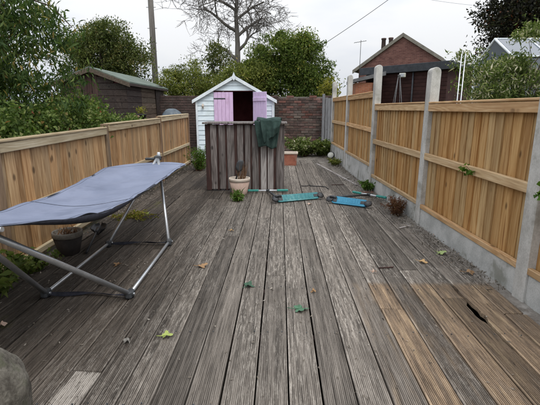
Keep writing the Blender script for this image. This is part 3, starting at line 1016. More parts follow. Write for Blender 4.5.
# doors: left leaf closed, right leaf swung well open
def shed_door(mat, loc, rz, hinge_left):
    d = link('door', None, shed, loc, (0, 0, rz))
    wd = 0.485
    pm = fixn(MB().cbox((0, -0.009, 0), (wd / 5 - 0.004, 0.009, DT - 0.06), 0.003).mesh('plank', mat))
    for i in range(5):
        link('plank', pm, d, ((i * wd / 5 + 0.002) if hinge_left else -(i + 1) * wd / 5 + 0.002, 0, 0.04))
    for z in (0.22, DT - 0.19):
        a, c = (0.0, wd * 0.6) if hinge_left else (-wd * 0.6, 0.0)
        part('hinge', MB().cbox((a, -0.016, z), (c, -0.0095, z + 0.028), 0.002), 'dark_grey', d)
    lo, hi = (0.02, wd - 0.02) if hinge_left else (-wd + 0.02, -0.02)
    for z in (0.16, DT - 0.24):
        part('ledge', MB().cbox((lo, 0.0095, z), (hi, 0.03, z + 0.09), 0.003), mat, d)
    return d
d1 = shed_door('pink', (DL + 0.003, -0.028, 0), 0.0, True)
d1['label'] = 'closed pink door leaf'
d2 = shed_door('lilac', (DR + 0.004, -0.032, 0), R(180 - 52), False)
d2['label'] = 'lilac door leaf swung open'
d2.rotation_euler = (0, 0, R(-44 + 180))
m = MB().cbox((-0.82, -0.05, 1.30), (-0.785, -0.018, 1.42), 0.006)
m.lathe([(0.001, -0.03), (0.028, -0.02), (0.032, 0.02), (0.012, 0.045), (0.001, 0.05)], 12, (-0.80, -0.066, 1.36))
part('wall_lantern', m, 'pot_rim', shed)

# ------------------------------------------------------------------ plank counter
bar = thing('plank_bar_counter', 'garden bar of upright grey and dark red planks with dark top', 'bar counter', (-0.525, 6.2, 0))
BWD, BH, BD = 1.19, 1.03, 0.48
segs = [('d', .06), ('g', .09), ('d', .03), ('g', .095), ('d', .03), ('g', .105), ('d', .045), ('g', .085), ('d', .03), ('g', .075), ('d', .03), ('g', .09), ('d', .035), ('p', .085), ('d', .018), ('p', .085), ('d', .04), ('g', .12)]
tot = sum(s for _, s in segs)
x = -BWD / 2
for kind, wd in segs:
    wd = wd * BWD / tot
    if kind == 'd':
        m = MB().cbox((x - 0.02, 0.018, 0.01), (x + wd + 0.02, 0.034 + rs.uniform(0, 0.001), BH - 0.005), 0.003)
        part('plank', m, 'dark_plank', bar)
    else:
        t_ = rs.uniform(-0.003, 0.003)
        m = MB().cbox((x, -0.003 + t_, 0.015 + rs.uniform(0, 0.02)), (x + wd, 0.016, BH - 0.004 - rs.uniform(0, 0.012)), 0.004)
        part('plank', m, 'pale_plank' if kind == 'p' else 'grey_plank', bar)
    x += wd
x = 0.04
i = 0
while x < BD - 0.05:
    m = MB().cbox((BWD / 2 - 0.018, x, 0.01), (BWD / 2, x + 0.085, BH - 0.006), 0.003)
    part('plank', m, ('grey_plank', 'dark_plank')[i % 2], bar)
    m = MB().cbox((-BWD / 2, x, 0.01), (-BWD / 2 + 0.018, x + 0.085, BH - 0.006), 0.003)
    part('plank', m, ('dark_plank', 'grey_plank')[i % 2], bar)
    x += 0.09
    i += 1
part('frame_rail', MB().cbox((-BWD / 2 + 0.03, 0.036, BH - 0.12), (BWD / 2 - 0.03, 0.08, BH - 0.02), 0.004).cbox((-BWD / 2 + 0.03, 0.036, 0.06), (BWD / 2 - 0.03, 0.08, 0.15), 0.004), 'dark_plank', bar)
for k in range(3):
    m = MB().cbox((-BWD / 2 - 0.05, -0.045 + k * 0.185, BH), (BWD / 2 + 0.04, -0.045 + k * 0.185 + 0.18, BH + 0.026), 0.005)
    part('top_plank', m, 'grey_plank', bar)

# draped green cloth over the counter's right end
cl = thing('draped_cloth', 'dark green folded cloth hung over right end of the plank bar', 'cloth', (-0.18, 6.2, BH + 0.026))
def drape(x0, x1, drop, y_front, back, seed, zoff, slant, nfold):
    g2 = random.Random(seed)
    ph = g2.uniform(0, 6)
    rows = []
    nx, path = 26, []
    for i in range(9):
        path.append((back * (1 - i / 8.0), 0.0))
    for i in range(1, 5):
        a = i / 4 * math.pi / 2
        path.append((-0.012 * math.sin(a), -0.012 * (1 - math.cos(a))))
    path = [(y_front + p, q) for p, q in path]
    for i in range(1, 19):
        path.append((y_front - 0.012, -0.012 - i / 18.0))
    for j, (py, pz) in enumerate(path):
        r_ = []
        for i in range(nx + 1):
            u = i / nx
            x = x0 + (x1 - x0) * u
            hang = max(0.0, -pz - 0.012)
            dd = drop * (1 + slant * (u - 0.5)) * (1 + 0.05 * math.sin(9 * u + ph))
            zz = pz if hang == 0 else -0.012 - hang * dd
            f = min(1.0, hang * 2 + 0.12)
            wy = 0.022 * f * (math.sin(nfold * u * 6.28 + ph + hang * 2.2) + 0.5 * math.sin(2.3 * nfold * u * 6.28 + 1.7 * ph))
            wz = 0.010 * abs(math.sin(nfold * u * 7 + ph)) if hang == 0 else 0
            r_.append((x + 0.035 * hang * math.sin(ph + 3 * u) - 0.05 * hang * (u - 0.5), py - 0.03 * f - wy, zz + zoff + wz + 0.006))
        rows.append(r_)
    m = MB()
    m.grid(rows)
    return m
o = part('cloth_layer', drape(-0.20, 0.19, 0.36, -0.052, 0.25, 3, 0.0, 0.10, 1.6), 'towel', cl)
solidify(o, 0.008)
o = part('cloth_layer', drape(-0.11, 0.20, 0.24, -0.092, 0.20, 8, 0.022, -0.55, 1.2), 'towel', cl)
solidify(o, 0.010)
m = MB()
rows = []
for i in range(9):
    u = i / 8
    rows.append([(-0.17 + 0.36 * u + 0.02 * v, -0.05 + 0.2 * v - 0.03 * math.sin(u * 3.1), 0.034 + 0.045 * math.sin(v * math.pi) * (0.5 + 0.5 * abs(math.cos(u * 4))) ) for v in (0, .2, .4, .6, .8, 1)])
m.grid(rows)
o = part('bunched_fold', m, 'towel', cl)
solidify(o, 0.01)

# ------------------------------------------------------------------ pots
def pot(name, label, loc, r_top, r_bot, h, body, rim, soil='soil'):
    t = thing(name, label, 'plant pot', loc)
    rr = r_top
    m = MB().lathe([(r_bot * 0.96, 0.0), (r_bot, 0.008), (rr * 0.955, h - 0.052), (rr * 0.85, h - 0.05), (rr * 0.84, h - 0.06)], 28)
    part('body', m, body, t)
    m = MB().lathe([(rr * 0.94, h - 0.05), (rr, h - 0.045), (rr * 1.01, h - 0.008), (rr * 0.985, h), (rr * 0.91, h), (rr * 0.89, h - 0.008), (rr * 0.87, h - 0.05)], 28)
    part('rim', m, rim, t)
    m = MB().lathe([(0.001, h - 0.03), (rr * 0.5, h - 0.026), (rr * 0.875, h - 0.036), (rr * 0.87, h - 0.047), (0.001, h - 0.047)], 20)
    part('compost', m, soil, t)
    return t

p1 = pot('clay_flower_pot', 'pale clay flower pot holding dry stems in front of the bar', (-0.60, 5.97, 0), 0.158, 0.112, 0.25, 'pot_pink', 'pot_rim')
m = MB()
g3 = np.random.default_rng(21)
for i in range(46):
    a = np.array([g3.uniform(-0.02, 0.09), g3.uniform(-0.05, 0.05), 0.21])
    e = a + np.array([g3.normal(0.035, 0.04), g3.normal(0, 0.04), g3.uniform(0.10, 0.30)])
    m.tube([a, (a + e) / 2 + g3.normal(0, 0.012, 3), e], [0.003, 0.0024, 0.001], 4, False)
part('dry_stems', m, 'twig', p1, fix=False)

def shovel(name, label, loc, rot, shaft, head, mat):
    """long-handled shovel; local z runs up the shaft to the scoop"""
    t = thing(name, label, 'shovel', loc)
    t.rotation_euler = rot
    part('handle', MB().tube([(0, 0, 0), (0, 0, shaft * 0.6), (0, 0.004, shaft)], [0.012, 0.012, 0.011], 10), mat, t)
    rows = []
    L, W = head
    for i in range(11):
        u = i / 10
        hw = W * 0.5 * (min(1.0, 0.45 + 2.6 * u) if u < 0.62 else math.sqrt(max(0.0, 1 - ((u - 0.62) / 0.385) ** 2)))
        rows.append([(hw * s_, -0.045 * W / 0.12 * (1 - s_ * s_) * (1 - 0.5 * u) + 0.006, shaft - 0.03 + L * u) for s_ in np.linspace(-1, 1, 9)])
    m = MB()
    m.grid(rows)
    o = part('scoop', m, mat, t)
    solidify(o, 0.006, 0)
    part('socket', MB().tube([(0, 0.002, shaft - 0.10), (0, -0.006, shaft + 0.02)], [0.016, 0.02], 10), mat, t)
    return t
shovel('hand_shovel', 'dark shovel stuck upright in the pale clay pot', (-0.655, 5.965, 0.22), (R(6), R(17), R(12)), 0.17, (0.17, 0.115), 'dark_grey')

p2 = pot('brown_flower_pot', 'dark brown flower pot under the hammock by left fence', (-1.86, 3.36, 0), 0.125, 0.085, 0.21, 'pot_brown', 'pot_brown_rim')
m = MB()
for i in range(60):
    a = np.array([g3.normal(0, 0.04), g3.normal(0, 0.04), 0.17])
    e = a + np.array([g3.normal(0, 0.035), g3.normal(0, 0.035), g3.uniform(0.02, 0.075)])
    m.tube([a, (a + e) / 2 + g3.normal(0, 0.015, 3), e], [0.004, 0.003, 0.001], 4, False)
part('dry_stems', m, 'twig', p2, fix=False)
# shovel lying behind the pot
d_ = Vector((-0.14, 0.62, 0.085))
shovel('long_shovel', 'black shovel lying on the deck behind the brown pot', (-1.70, 3.34, 0.014), d_.to_track_quat('Z', 'Y').to_euler(), 0.52, (0.17, 0.155), 'black')

# terracotta trough
tr = thing('terracotta_trough', 'terracotta rectangular planter behind right end of the bar', 'planter', (0.16, 9.25, 0))
m = MB()
def frus(m, x0, x1, y0, y1, z0, z1, k):
    v = [(x0 + k, y0 + k, z0), (x1 - k, y0 + k, z0), (x1 - k, y1 - k, z0), (x0 + k, y1 - k, z0), (x0, y0, z1), (x1, y0, z1), (x1, y1, z1), (x0, y1, z1)]
    return m.add(v, [(3, 2, 1, 0), (4, 5, 6, 7), (0, 1, 5, 4), (1, 2, 6, 5), (2, 3, 7, 6), (3, 0, 4, 7)])
frus(m, -0.24, 0.235, -0.11, 0.11, 0, 0.255, 0.02)
part('body', m, 'terracotta', tr)
m = MB()
for a, c in (((-0.255, -0.125), (0.25, -0.10)), ((-0.255, 0.10), (0.25, 0.125)), ((-0.255, -0.099), (-0.23, 0.099)), ((0.225, -0.099), (0.25, 0.099))):
    m.cbox((a[0], a[1], 0.258), (c[0], c[1], 0.30), 0.005)
part('rim', m, 'pot_rim', tr)
part('compost', MB().box((-0.228, -0.098, 0.257), (0.223, 0.098, 0.285)), 'soil', tr)

# ------------------------------------------------------------------ folding hammock
hm = thing('folding_hammock', 'folding camp hammock with blue grey canvas on grey metal tube frame', 'hammock', (-1.33, 3.05, 0))
H0 = Vector((-1.33, 3.05, 0))
nrj, nlj, frj, flj = Vector((-1.01, 2.51, 0.03)), Vector((-1.585, 2.51, 0.03)), Vector((-1.04, 3.61, 0.03)), Vector((-1.59, 3.56, 0.03))
na, fa = Vector((-1.36, 1.56, 0.83)), Vector((-1.335, 4.40, 0.735))
def htube(name, a, c, r_, mat='alu', n=12):
    return part(name, MB().tube([a - H0, (a + c) / 2 - H0, c - H0], r_, n), mat, hm)
htube('base_tube', nrj, frj, 0.0135)
htube('base_tube', nlj, flj, 0.0135)
for j, a in ((nrj, na), (nlj, na), (frj, fa), (flj, fa)):
    htube('leg', j, a, 0.0165)
for j, s_ in ((nrj, -1), (nlj, -1), (frj, 1), (flj, 1)):
    m = MB()
    m.cbox((-0.024, -0.036, -0.028), (0.024, 0.036, 0.03), 0.012)
    m.tube([(-0.03, 0, 0.004), (0.03, 0, 0.004)], 0.016, 12)
    o = part('joint', m, 'dark_grey', hm, j - H0, (0, 0, R(8 * s_)))
    part('bolt', MB().tube([(-0.036, 0, 0.004), (0.036, 0, 0.004)], 0.008, 8), 'alu', o)
    part('rubber_foot', MB().tube([(0, 0.012 * -s_, -0.031), (0, 0.012 * -s_, -0.018)], [0.022, 0.019], 12), 'black', o)
def strap(a, c, sag):
    rows = []
    n = 16
    for i in range(n + 1):
        t = i / n
        p = a.lerp(c, t)
        zz = 0.026 + (p.z - 0.026) * (abs(2 * t - 1) ** 3) - sag * math.sin(math.pi * t)
        yy = p.y + 0.03 * math.sin(math.pi * t) - 0.012 * math.sin(3 * math.pi * t)
        tw = 0.7 * math.sin(2.2 * math.pi * t)
        rows.append([(p.x - H0.x, yy - 0.016 * math.cos(tw) - H0.y, max(0.004, zz - 0.016 * math.sin(tw))), (p.x - H0.x, yy + 0.016 * math.cos(tw) - H0.y, max(0.008, zz + 0.016 * math.sin(tw)))])
    m = MB()
    m.grid(rows)
    solidify(part('strap', m, 'navy', hm), 0.003, 0)
strap(nlj, nrj, 0.012)
strap(flj, frj, 0.006)
for a in (na, fa):
    s_ = 1 if a is fa else -1
    m = MB().cbox((-0.035, -0.03, -0.035), (0.035, 0.03, 0.02), 0.012)
    m.cbox((-0.14, -0.016, -0.03), (-0.036, 0.016, -0.004), 0.008)
    o = part('hub', m, 'dark_grey', hm, a - H0)
    part('cap', MB().tube([(0.012, 0, -0.02), (0.012, 0, 0.045), (0.012, 0, 0.055)], [0.018, 0.018, 0.012], 12), 'metal_pale', o)
# canvas
def cat(pts, t):
    n = len(pts) - 1
    s_ = min(n - 1e-6, t * n)
    i = int(s_)
    u = s_ - i
    p = [Vector(pts[max(0, min(n, i + k))]) for k in (-1, 0, 1, 2)]
    return 0.5 * ((2 * p[1]) + (-p[0] + p[2]) * u + (2 * p[0] - 5 * p[1] + 4 * p[2] - p[3]) * u * u + (-p[0] + 3 * p[1] - 3 * p[2] + p[3]) * u ** 3)
redge = [(-1.00, 1.38, 0.845), (-1.02, 1.93, 0.725), (-1.03, 2.42, 0.655), (-1.045, 3.05, 0.63), (-1.055, 3.75, 0.635), (-1.05, 4.48, 0.655)]
ledge = [(-1.73, 1.40, 0.82), (-1.76, 1.95, 0.68), (-1.77, 2.45, 0.625), (-1.785, 3.0, 0.60), (-1.80, 3.55, 0.615), (-1.81, 4.12, 0.66)]
NU, NV = 150, 48
rows = []
cw = np.random.default_rng(6)
wr_ = [(cw.uniform(6, 17), cw.uniform(-4, 4), cw.uniform(0, 6), cw.uniform(0.0008, 0.0022)) for _ in range(9)]
creases = [(cw.uniform(0, 0.75), cw.uniform(0.2, 2.9), cw.uniform(-0.9, 0.9) + (0 if cw.random() < 0.5 else 1.57), cw.uniform(0.016, 0.03), cw.uniform(-0.006, 0.006), cw.uniform(0.2, 0.6)) for _ in range(26)]
creases += [(0.0, 2.95, -0.35 - 0.25 * q, 0.02, 0.007, 0.6) for q in range(3)] + [(0.75, 2.95, 3.5 + 0.28 * q, 0.02, 0.007, 0.6) for q in range(3)]
for i in range(NU + 1):
    t = i / NU
    a, c = cat(ledge, t), cat(redge, t)
    r_ = []
    for j in range(NV + 1):
        s_ = j / NV
        p = a.lerp(c, s_)
        bell = 4 * s_ * (1 - s_)
        p.z -= 0.04 * bell * math.sin(math.pi * min(1, max(0, t))) ** 0.7
        e = max(0, (t - 0.86) / 0.14)
        p.z += 0.03 * bell * e
        p.y += 0.02 * bell * e ** 2
        for fu, fv, ph, am in wr_:
            p.z += am * math.sin(fu * t * 3 + fv * s_ * 3 + ph)
        X_, Y_ = s_ * 0.75, t * 3.0
        for (ox, oy, an_, sg_, am_, ln_) in creases:
            ux, uy = math.cos(an_), math.sin(an_)
            al, ac = (X_ - ox) * ux + (Y_ - oy) * uy, -(X_ - ox) * uy + (Y_ - oy) * ux
            if 0 < al < ln_:
                p.z += am_ * math.exp(-(ac / sg_) ** 2) * math.sin(math.pi * al / ln_)
        p.z += 0.004 * math.exp(-((t - 0.83 - 0.05 * s_) / 0.022) ** 2) - 0.004 * math.exp(-((t - 0.78 - 0.10 * s_) / 0.03) ** 2)
        p.z -= 0.0035 * math.exp(-((t - 0.52) / 0.006) ** 2)
        r_.append(p - H0)
    rows.append(r_)
m = MB()
m.grid(rows)
cv = part('canvas', m, 'fabric', hm)
solidify(cv, 0.003)
def edge_band(pts, drop, r_, name, inward):
    rr = []
    for i in range(NU + 1):
        t = i / NU
        p = cat(pts, t) - H0
        d2_ = drop * max(0.0, math.sin(math.pi * min(1, max(0, (t - 0.06) / 0.56)))) + 0.001 if t < 0.62 else 0.001
        rr.append([p + Vector((-0.004 * inward, 0, -0.004)), p + Vector((0.0, 0, -0.006)), p + Vector((-0.006 * inward, 0, -d2_ * 0.6 - 0.006)), p + Vector((-0.022 * inward, 0, -d2_ - 0.006))])
    m = MB()
    m.grid(rr)
    solidify(part(name, m, 'navy', cv), 0.003, 0)
def on_canvas(t, s_):
    i, j = t * NU, s_ * NV
    return Vector(rows[int(round(i))][int(round(j))])
part('seam', MB().tube([on_canvas(0.52, q / NV) + Vector((0, 0, 0.001)) for q in range(NV + 1)], 0.0022, 5, False), 'navy', cv, fix=False)
for s_ in (0.045, 0.955):
    part('hem_stitching', MB().tube([on_canvas(q / NU, s_) + Vector((0, 0, 0.0005)) for q in range(0, NU + 1, 2)], 0.0016, 5, False), 'fabric_dark', cv, fix=False)
part('hem_stitching', MB().tube([on_canvas(0.975, q / NV) + Vector((0, 0, 0.0005)) for q in range(NV + 1)], 0.0016, 5, False), 'fabric_dark', cv, fix=False)
edge_band(redge, 0.042, 0.01, 'binding_shade_band', 1)  # deep dark drop also stands in for the shaded, curled-under canvas side
edge_band(ledge, 0.012, 0.01, 'binding_shade_band', -1)
for a, c, hub in ((Vector(ledge[-1]), Vector(redge[-1]), fa), (Vector(ledge[0]), Vector(redge[0]), na)):
    m = MB().tube([a - H0 + Vector((0, 0, -0.018)), (a + c) / 2 - H0 + Vector((0, 0, -0.055)), c - H0 + Vector((0, 0, -0.018))], 0.010, 10)
    part('spreader_bar', m, 'alu', hm)

# ------------------------------------------------------------------ kick scooters lying on the deck
def scooter(name, label, a, c, bar_c, bar_d, deckmat, gripmat, face_y):
    """a = front end of the deck, c = rear end; bar_c = centre of the handlebar, bar_d = half bar vector"""
    a, c = Vector(a), Vector(c)
    t = thing(name, label, 'scooter', (a.x, a.y, 0))
    d = (c - a)
    L = d.length
    rot = math.atan2(d.y, d.x)
    t.rotation_euler = (0, 0, rot)
    H = 0.105
    out = []
    nseg = 8
    for (cx, cz, a0) in ((L - 0.05, H - 0.045, 0), (0.07, H - 0.03, 90), (0.07, 0.03, 180), (L - 0.05, 0.045, 270)):
        for k in range(nseg + 1):
            an = R(a0 + 90 * k / nseg)
            out.append((cx + 0.045 * math.cos(an) * (1.5 if 90 <= a0 <= 180 else 1.0), cz + 0.04 * math.sin(an) * (0.7 if 90 <= a0 <= 180 else 1)))
    lo = min(v for _, v in out)
    out = [(u, v - lo + 0.012) for u, v in out]
    m = MB().prism(out, -0.016, 0.016, 'y')
    dk = part('deck_plate', m, deckmat, t, (0, 0, 0), (R(-34), 0, 0))
    # grip tread recessed on the deck's face
    cx_ = L * 0.5
    inn = [(cx_ + (u - cx_) * 0.80, 0.07 + (v - 0.07) * 0.62) for u, v in out]
    m = MB()
    for i in range(9):
        x_ = 0.12 + i * (L - 0.24) / 8
        m.cbox((x_ - 0.012, -0.0185, 0.035), (x_ + 0.012, -0.0165, 0.105), 0.0008)
    part('grip_rib', m, deckmat, dk)
    m = MB().cbox((0.03, -0.021, 0.03), (0.085, -0.0165, 0.09), 0.002)
    part('folding_bracket', m, 'dark_grey', dk)
    m = MB().cbox((L - 0.10, -0.022, 0.045), (L - 0.03, -0.0165, 0.085), 0.002)
    part('rear_brake', m, 'dark_grey', dk)
    for wx in (-0.02, L + 0.005):
        m = MB()
        m.lathe([(0.018, -0.012), (0.042, -0.012), (0.049, -0.007), (0.049, 0.007), (0.042, 0.012), (0.018, 0.012)], 20)
        wl = part('wheel', m, 'black', t, (wx, 0.015, 0.062), (R(56) - R(20), 0, 0))
        m = MB().lathe([(0.001, -0.014), (0.02, -0.014), (0.026, -0.0125), (0.026, 0.0125), (0.02, 0.014), (0.001, 0.014)], 14)
        part('hub', m, 'dark_grey', wl)
    m = MB().tube([(-0.02, 0.012, 0.095), (0.03, 0.03, 0.10), (0.07, 0.03, 0.085)], [0.014, 0.018, 0.016], 10)
    part('fork', m, 'dark_grey', t)
    inv = Matrix.Translation((a.x, a.y, 0)) @ Matrix.Rotation(rot, 4, 'Z')
    inv = inv.inverted()
    bc = inv @ Vector(bar_c)
    b0, b1 = inv @ (Vector(bar_c) - Vector(bar_d)), inv @ (Vector(bar_c) + Vector(bar_d))
    part('stem', MB().tube([(0.0, 0.03, 0.085), (Vector((0, 0.03, 0.085)) + bc) / 2, bc], [0.018, 0.016, 0.013], 10), 'dark_grey', t)
    hb = part('handlebar', MB().tube([b0.lerp(b1, 0.18), bc, b0.lerp(b1, 0.82)], 0.0115, 10), 'metal_pale', t)
    for e0, e1 in ((b0, b0.lerp(b1, 0.27)), (b1, b1.lerp(b0, 0.27))):
        part('grip', MB().tube([e0, e0.lerp(e1, 0.06), e1.lerp(e0, 0.1), e1], [0.015, 0.019, 0.0175, 0.020], 12), gripmat, hb)
    part('clamp', MB().tube([bc - (b1 - b0).normalized() * 0.025, bc + (b1 - b0).normalized() * 0.025], 0.021, 10), 'dark_grey', hb)
    return t
scooter('kick_scooter', 'teal kick scooter lying on the deck in front of the bar', (-0.03, 5.36, 0), (0.58, 5.62, 0), (-0.18, 6.08, 0.035), (0.31, 0.02, 0), 'teal', 'green_grip', -1)
scooter('kick_scooter', 'sky blue kick scooter lying on the deck near right fence', (0.69, 5.36, 0), (1.13, 5.10, 0), (1.30, 5.80, 0.035), (0.20, -0.20, 0), 'blue', 'green_grip', -1)
# loose dark strap on the boards behind the scooters
m = MB()
sp = [(0.36, 6.62), (0.40, 6.60), (0.47, 6.62), (0.50, 6.74), (0.51, 6.62), (0.58, 6.60), (0.70, 6.58), (0.76, 6.53), (0.78, 6.36)]
m.tube([(p[0], p[1], 0.008) for p in sp], 0.007, 6)
tag(part('loose_cord', m, 'black'), 'short black cord lying on boards behind the teal scooter', 'cord')

# ------------------------------------------------------------------ weathered stone knob in the near left corner
m = MB()
prof = []
for i in range(33):
    an = math.pi / 2 * i / 32
    prof.append((0.118 * math.cos(an) + 0.001, 0.60 + 0.13 * math.sin(an)))
prof = [(0.13, -0.19), (0.13, 0.0), (0.112, 0.4), (0.118, 0.55)] + prof
m.lathe(prof, 72)
me = fixn(m.mesh('stone_post', 'stone'))
pn = np.random.default_rng(3)
ph = pn.uniform(0, 6, (8, 4))
for v in me.vertices:
    k = sum(math.sin(v.co.x * (14 + 9 * i) + ph[i, 0]) * math.sin(v.co.y * (13 + 8 * i) + ph[i, 1]) * math.sin(v.co.z * (11 + 7 * i) + ph[i, 2]) for i in range(6)) / 6
    v.co.x *= 1 + 0.10 * k
    v.co.y *= 1 + 0.10 * k
    v.co.z += 0.014 * k
    q = 1 + 0.06 * mnoise.noise(v.co * 14) + 0.035 * mnoise.noise(v.co * 37)
    v.co.x *= q
    v.co.y *= q
o = link('stone_post', me, None, (-0.715, 0.80, -0.015))
tag(o, 'rounded lichen-covered stone post top at the near left corner', 'stone post')

# ------------------------------------------------------------------ fallen leaves and litter
def maple(name, label, x, y, size, rz, mat, lobes=5, tilt=(8, 6)):
    m = MB()
    n = lobes * 4
    ring = []
    for i in range(n):
        a = 2 * math.pi * i / n
        k = i % 4
        r_ = (1.0, 0.76, 0.5, 0.76)[k]
        back = 0.62 + 0.38 * math.cos(a / 2) ** 2
        r_ *= size * 0.5 * back * rs.uniform(0.9, 1.1)
        ring.append((r_ * math.cos(a), r_ * math.sin(a), 0.010 * math.sin(a * 2.0 + rz) + 0.18 * r_ * rs.uniform(0, 1)))
    vs_ = [(0, 0, 0.002)] + ring
    m.add(vs_, [(0, i + 1, (i + 1) % n + 1) for i in range(n)])
    m.tube([(-0.0, 0, 0.002), (-size * 0.35, 0.005, 0.004), (-size * 0.6, 0.02, 0.003)], 0.0013, 4, False)
    lo = min(v[2] for v in m.v)
    m.v = [(a, c, z - lo + 0.0045) for a, c, z in m.v]
    o = part(name, m, mat, None, (x, y, 0.0), (R(rs.gauss(0, tilt[0] * 0.3)), R(rs.gauss(0, tilt[1] * 0.3)), R(rz)))
    solidify(o, 0.0012, 1)
    tag(o, label, 'leaf', 'fallen leaves on the deck')
FL = [
    ('curled brown fallen leaf on the deck right of the hammock', -0.63, 3.07, 0.105, 20, 'fallen_brown'),
    ('dark green fallen leaf on a board left of the deck middle', -0.22, 2.70, 0.105, 70, 'fallen_green'),
    ('blue green fallen leaf near the middle of the deck', 0.13, 2.36, 0.125, 10, 'fallen_teal'),
    ('bright lime fallen leaf on the near left boards', -0.63, 2.03, 0.085, 30, 'fallen_lime'),
    ('curled tan fallen leaf on boards near the right fence', 1.19, 3.20, 0.095, -20, 'fallen_tan'),
    ('pale green fallen leaf at the foot of the right fence', 1.42, 3.42, 0.13, 60, 'fallen_pale'),
    ('grey shrivelled leaf left of the lime leaf', -0.83, 1.97, 0.055, 160, 'fallen_grey'),
    ('pinkish leaf on dark boards near the left corner', -1.63, 2.12, 0.06, 50, 'fallen_pink'),
    ('brown leaf lying in litter beside the concrete gravel board', 1.47, 2.98, 0.10, 0, 'fallen_brown'),
    ('small tan leaf under the middle of the hammock', -1.32, 3.08, 0.085, 100, 'fallen_brown'),
    ('tiny white scrap on boards below the blue scooter', 0.74, 2.98, 0.05, 30, 'fallen_pink'),
    ('small yellow leaf between the hammock and the pale pot', -0.50, 4.05, 0.05, 30, 'fallen_tan'),
    ('small pale leaf on boards in front of the teal scooter', 0.40, 5.28, 0.08, 10, 'fallen_pink'),
    ('orange brown leaf on the boards right of the blue green leaf', 0.24, 2.62, 0.05, 90, 'fallen_brown'),
    ('small yellow leaf lying beside the moss near left fence', -1.62, 4.75, 0.09, 40, 'fallen_lime'),
    ('dark dry leaf on boards under the near end of the hammock', -1.28, 2.72, 0.08, 200, 'fallen_grey'),
]
for lab, x, y, s_, rz, mt in FL:
    maple('fallen_leaf', lab, x, y, s_, rz, mt)

for lab, x, y, L_, rz, mt in (('pale broken slat lying on litter between the third and fourth posts', 1.22, 7.35, 0.34, 62, 'pale_plank'),
                             ('short grey offcut on the boards behind the blue scooter', 0.98, 6.75, 0.22, 8, 'dark_plank'),
                             ('splintered pale offcut at the fence foot beside the dry weed', 1.36, 4.25, 0.20, 35, 'pale_plank'),
                             ('reddish stick lying behind handlebar of the blue scooter', 1.30, 6.12, 0.30, 4, 'terracotta'),
                             ('thin dark splinter on the boards left of tan leaf', 0.86, 3.08, 0.13, 10, 'dark_plank')):
    m = MB().prism([(-L_ / 2, -0.011), (L_ * 0.42, -0.014), (L_ / 2, 0.002), (L_ * 0.38, 0.012), (-L_ * 0.46, 0.015), (-L_ * 0.4, 0.002)], 0.003, 0.014, 'z')
    o = part('wood_offcut', m, mt, None, (x, y, 0), (0, 0, R(rz)))
    o.scale = (1, 0.7 if L_ > 0.15 else 0.35, 0.8)
    tag(o, lab, 'wood scrap', 'wood scraps on the deck')
g5 = np.random.default_rng(77)
pts = []
for i in range(2600):
    y = g5.uniform(2.65, 11.0)
    xr = fence_x(y) - 0.01
    x = xr - abs(g5.normal(0, 0.13))
    pts.append((x, y, 0.012 + g5.uniform(0, 0.012)))
for i in range(1300):
    pts.append((g5.uniform(-1.95, 1.4), g5.uniform(1.0, 9.5), 0.004))
for i in range(900):
    pts.append((-2.03 + abs(g5.normal(0, 0.10)), g5.uniform(1.2, 9.2), 0.008 + g5.uniform(0, 0.008)))
for i in range(50):
    a = g5.normal(0, 0.10, 2)
    pts.append((-1.16 + a[0], 3.02 + a[1] * 1.3, 0.006))
lm = leaf_mesh('leaf_litter', pts, 0.022, 0.010, 'litter', g5, 0.0)
co_ = np.empty(len(lm.vertices) * 3)
lm.vertices.foreach_get('co', co_)
co_ = co_.reshape(-1, 3)
co_[:, 2] = np.clip(co_[:, 2], 0.0035, 0.028)
lm.vertices.foreach_set('co', co_.ravel())
tag(link('leaf_litter', lm), 'bits of bark, twig and leaf litter along the fence feet', 'leaf litter', kind='stuff')

# ------------------------------------------------------------------ small plants
def herb(name, label, loc, n, h, spread, leafs, leaf, mat, seed, cat_='plant', stem='twig', droop=0.1):
    g2 = np.random.default_rng(seed)
    t = thing(name, label, cat_, loc)
    m = MB()
    pts, dirs = [], []
    for i in range(n):
        a = g2.normal(0, spread * 0.3, 2)
        e = np.array([a[0] + g2.normal(0, spread), a[1] + g2.normal(0, spread), h * g2.uniform(0.45, 1.0)])
        s0 = np.array([a[0], a[1], -0.01])
        md = (s0 + e) / 2 + np.array([0, 0, h * 0.08])
        m.tube([s0, md, e], [0.003, 0.0024, 0.001], 4, False)
        for k in range(leafs):
            u = g2.uniform(0.12, 1.0)
            p = s0 * (1 - u) ** 2 + 2 * md * u * (1 - u) + e * u * u
            o_ = g2.normal(0, 1, 3) * np.array([1, 1, 0.4])
            o_ /= np.linalg.norm(o_)
            pts.append(p + o_ * leaf[0] * 0.5)
            dirs.append(o_)
    part('stems', m, stem, t, fix=False)
    link('foliage', leaf_mesh('foliage', pts, leaf[0], leaf[1], mat, g2, droop, dirs=np.array(dirs)), t)
    return t
herb('leafy_herb', 'bushy green herb growing at left foot of the plank bar', (-1.66, 8.35, 0), 60, 0.52, 0.13, 26, (0.06, 0.016), 'leaf_weed', 31)
herb('grass_tuft', 'bright green weed tuft on boards in front of the clay pot', (-0.585, 5.50, 0), 24, 0.17, 0.05, 9, (0.07, 0.015), 'leaf_weed', 32, 'weed')
herb('dry_weed', 'reddish brown dry weed at foot of the second concrete post', (1.42, 4.80, 0), 70, 0.22, 0.085, 22, (0.035, 0.009), 'leaf_dry', 33, 'weed')
herb('green_weed', 'green weed at foot of the third concrete post', (1.40, 6.35, 0), 34, 0.17, 0.07, 14, (0.05, 0.028), 'leaf_weed', 34, 'weed')
herb('nettle_clump', 'green nettle clump at left fence beneath near end of the hammock', (-2.0, 2.48, 0), 50, 0.34, 0.12, 22, (0.075, 0.04), 'leaf_green', 35, 'weed')
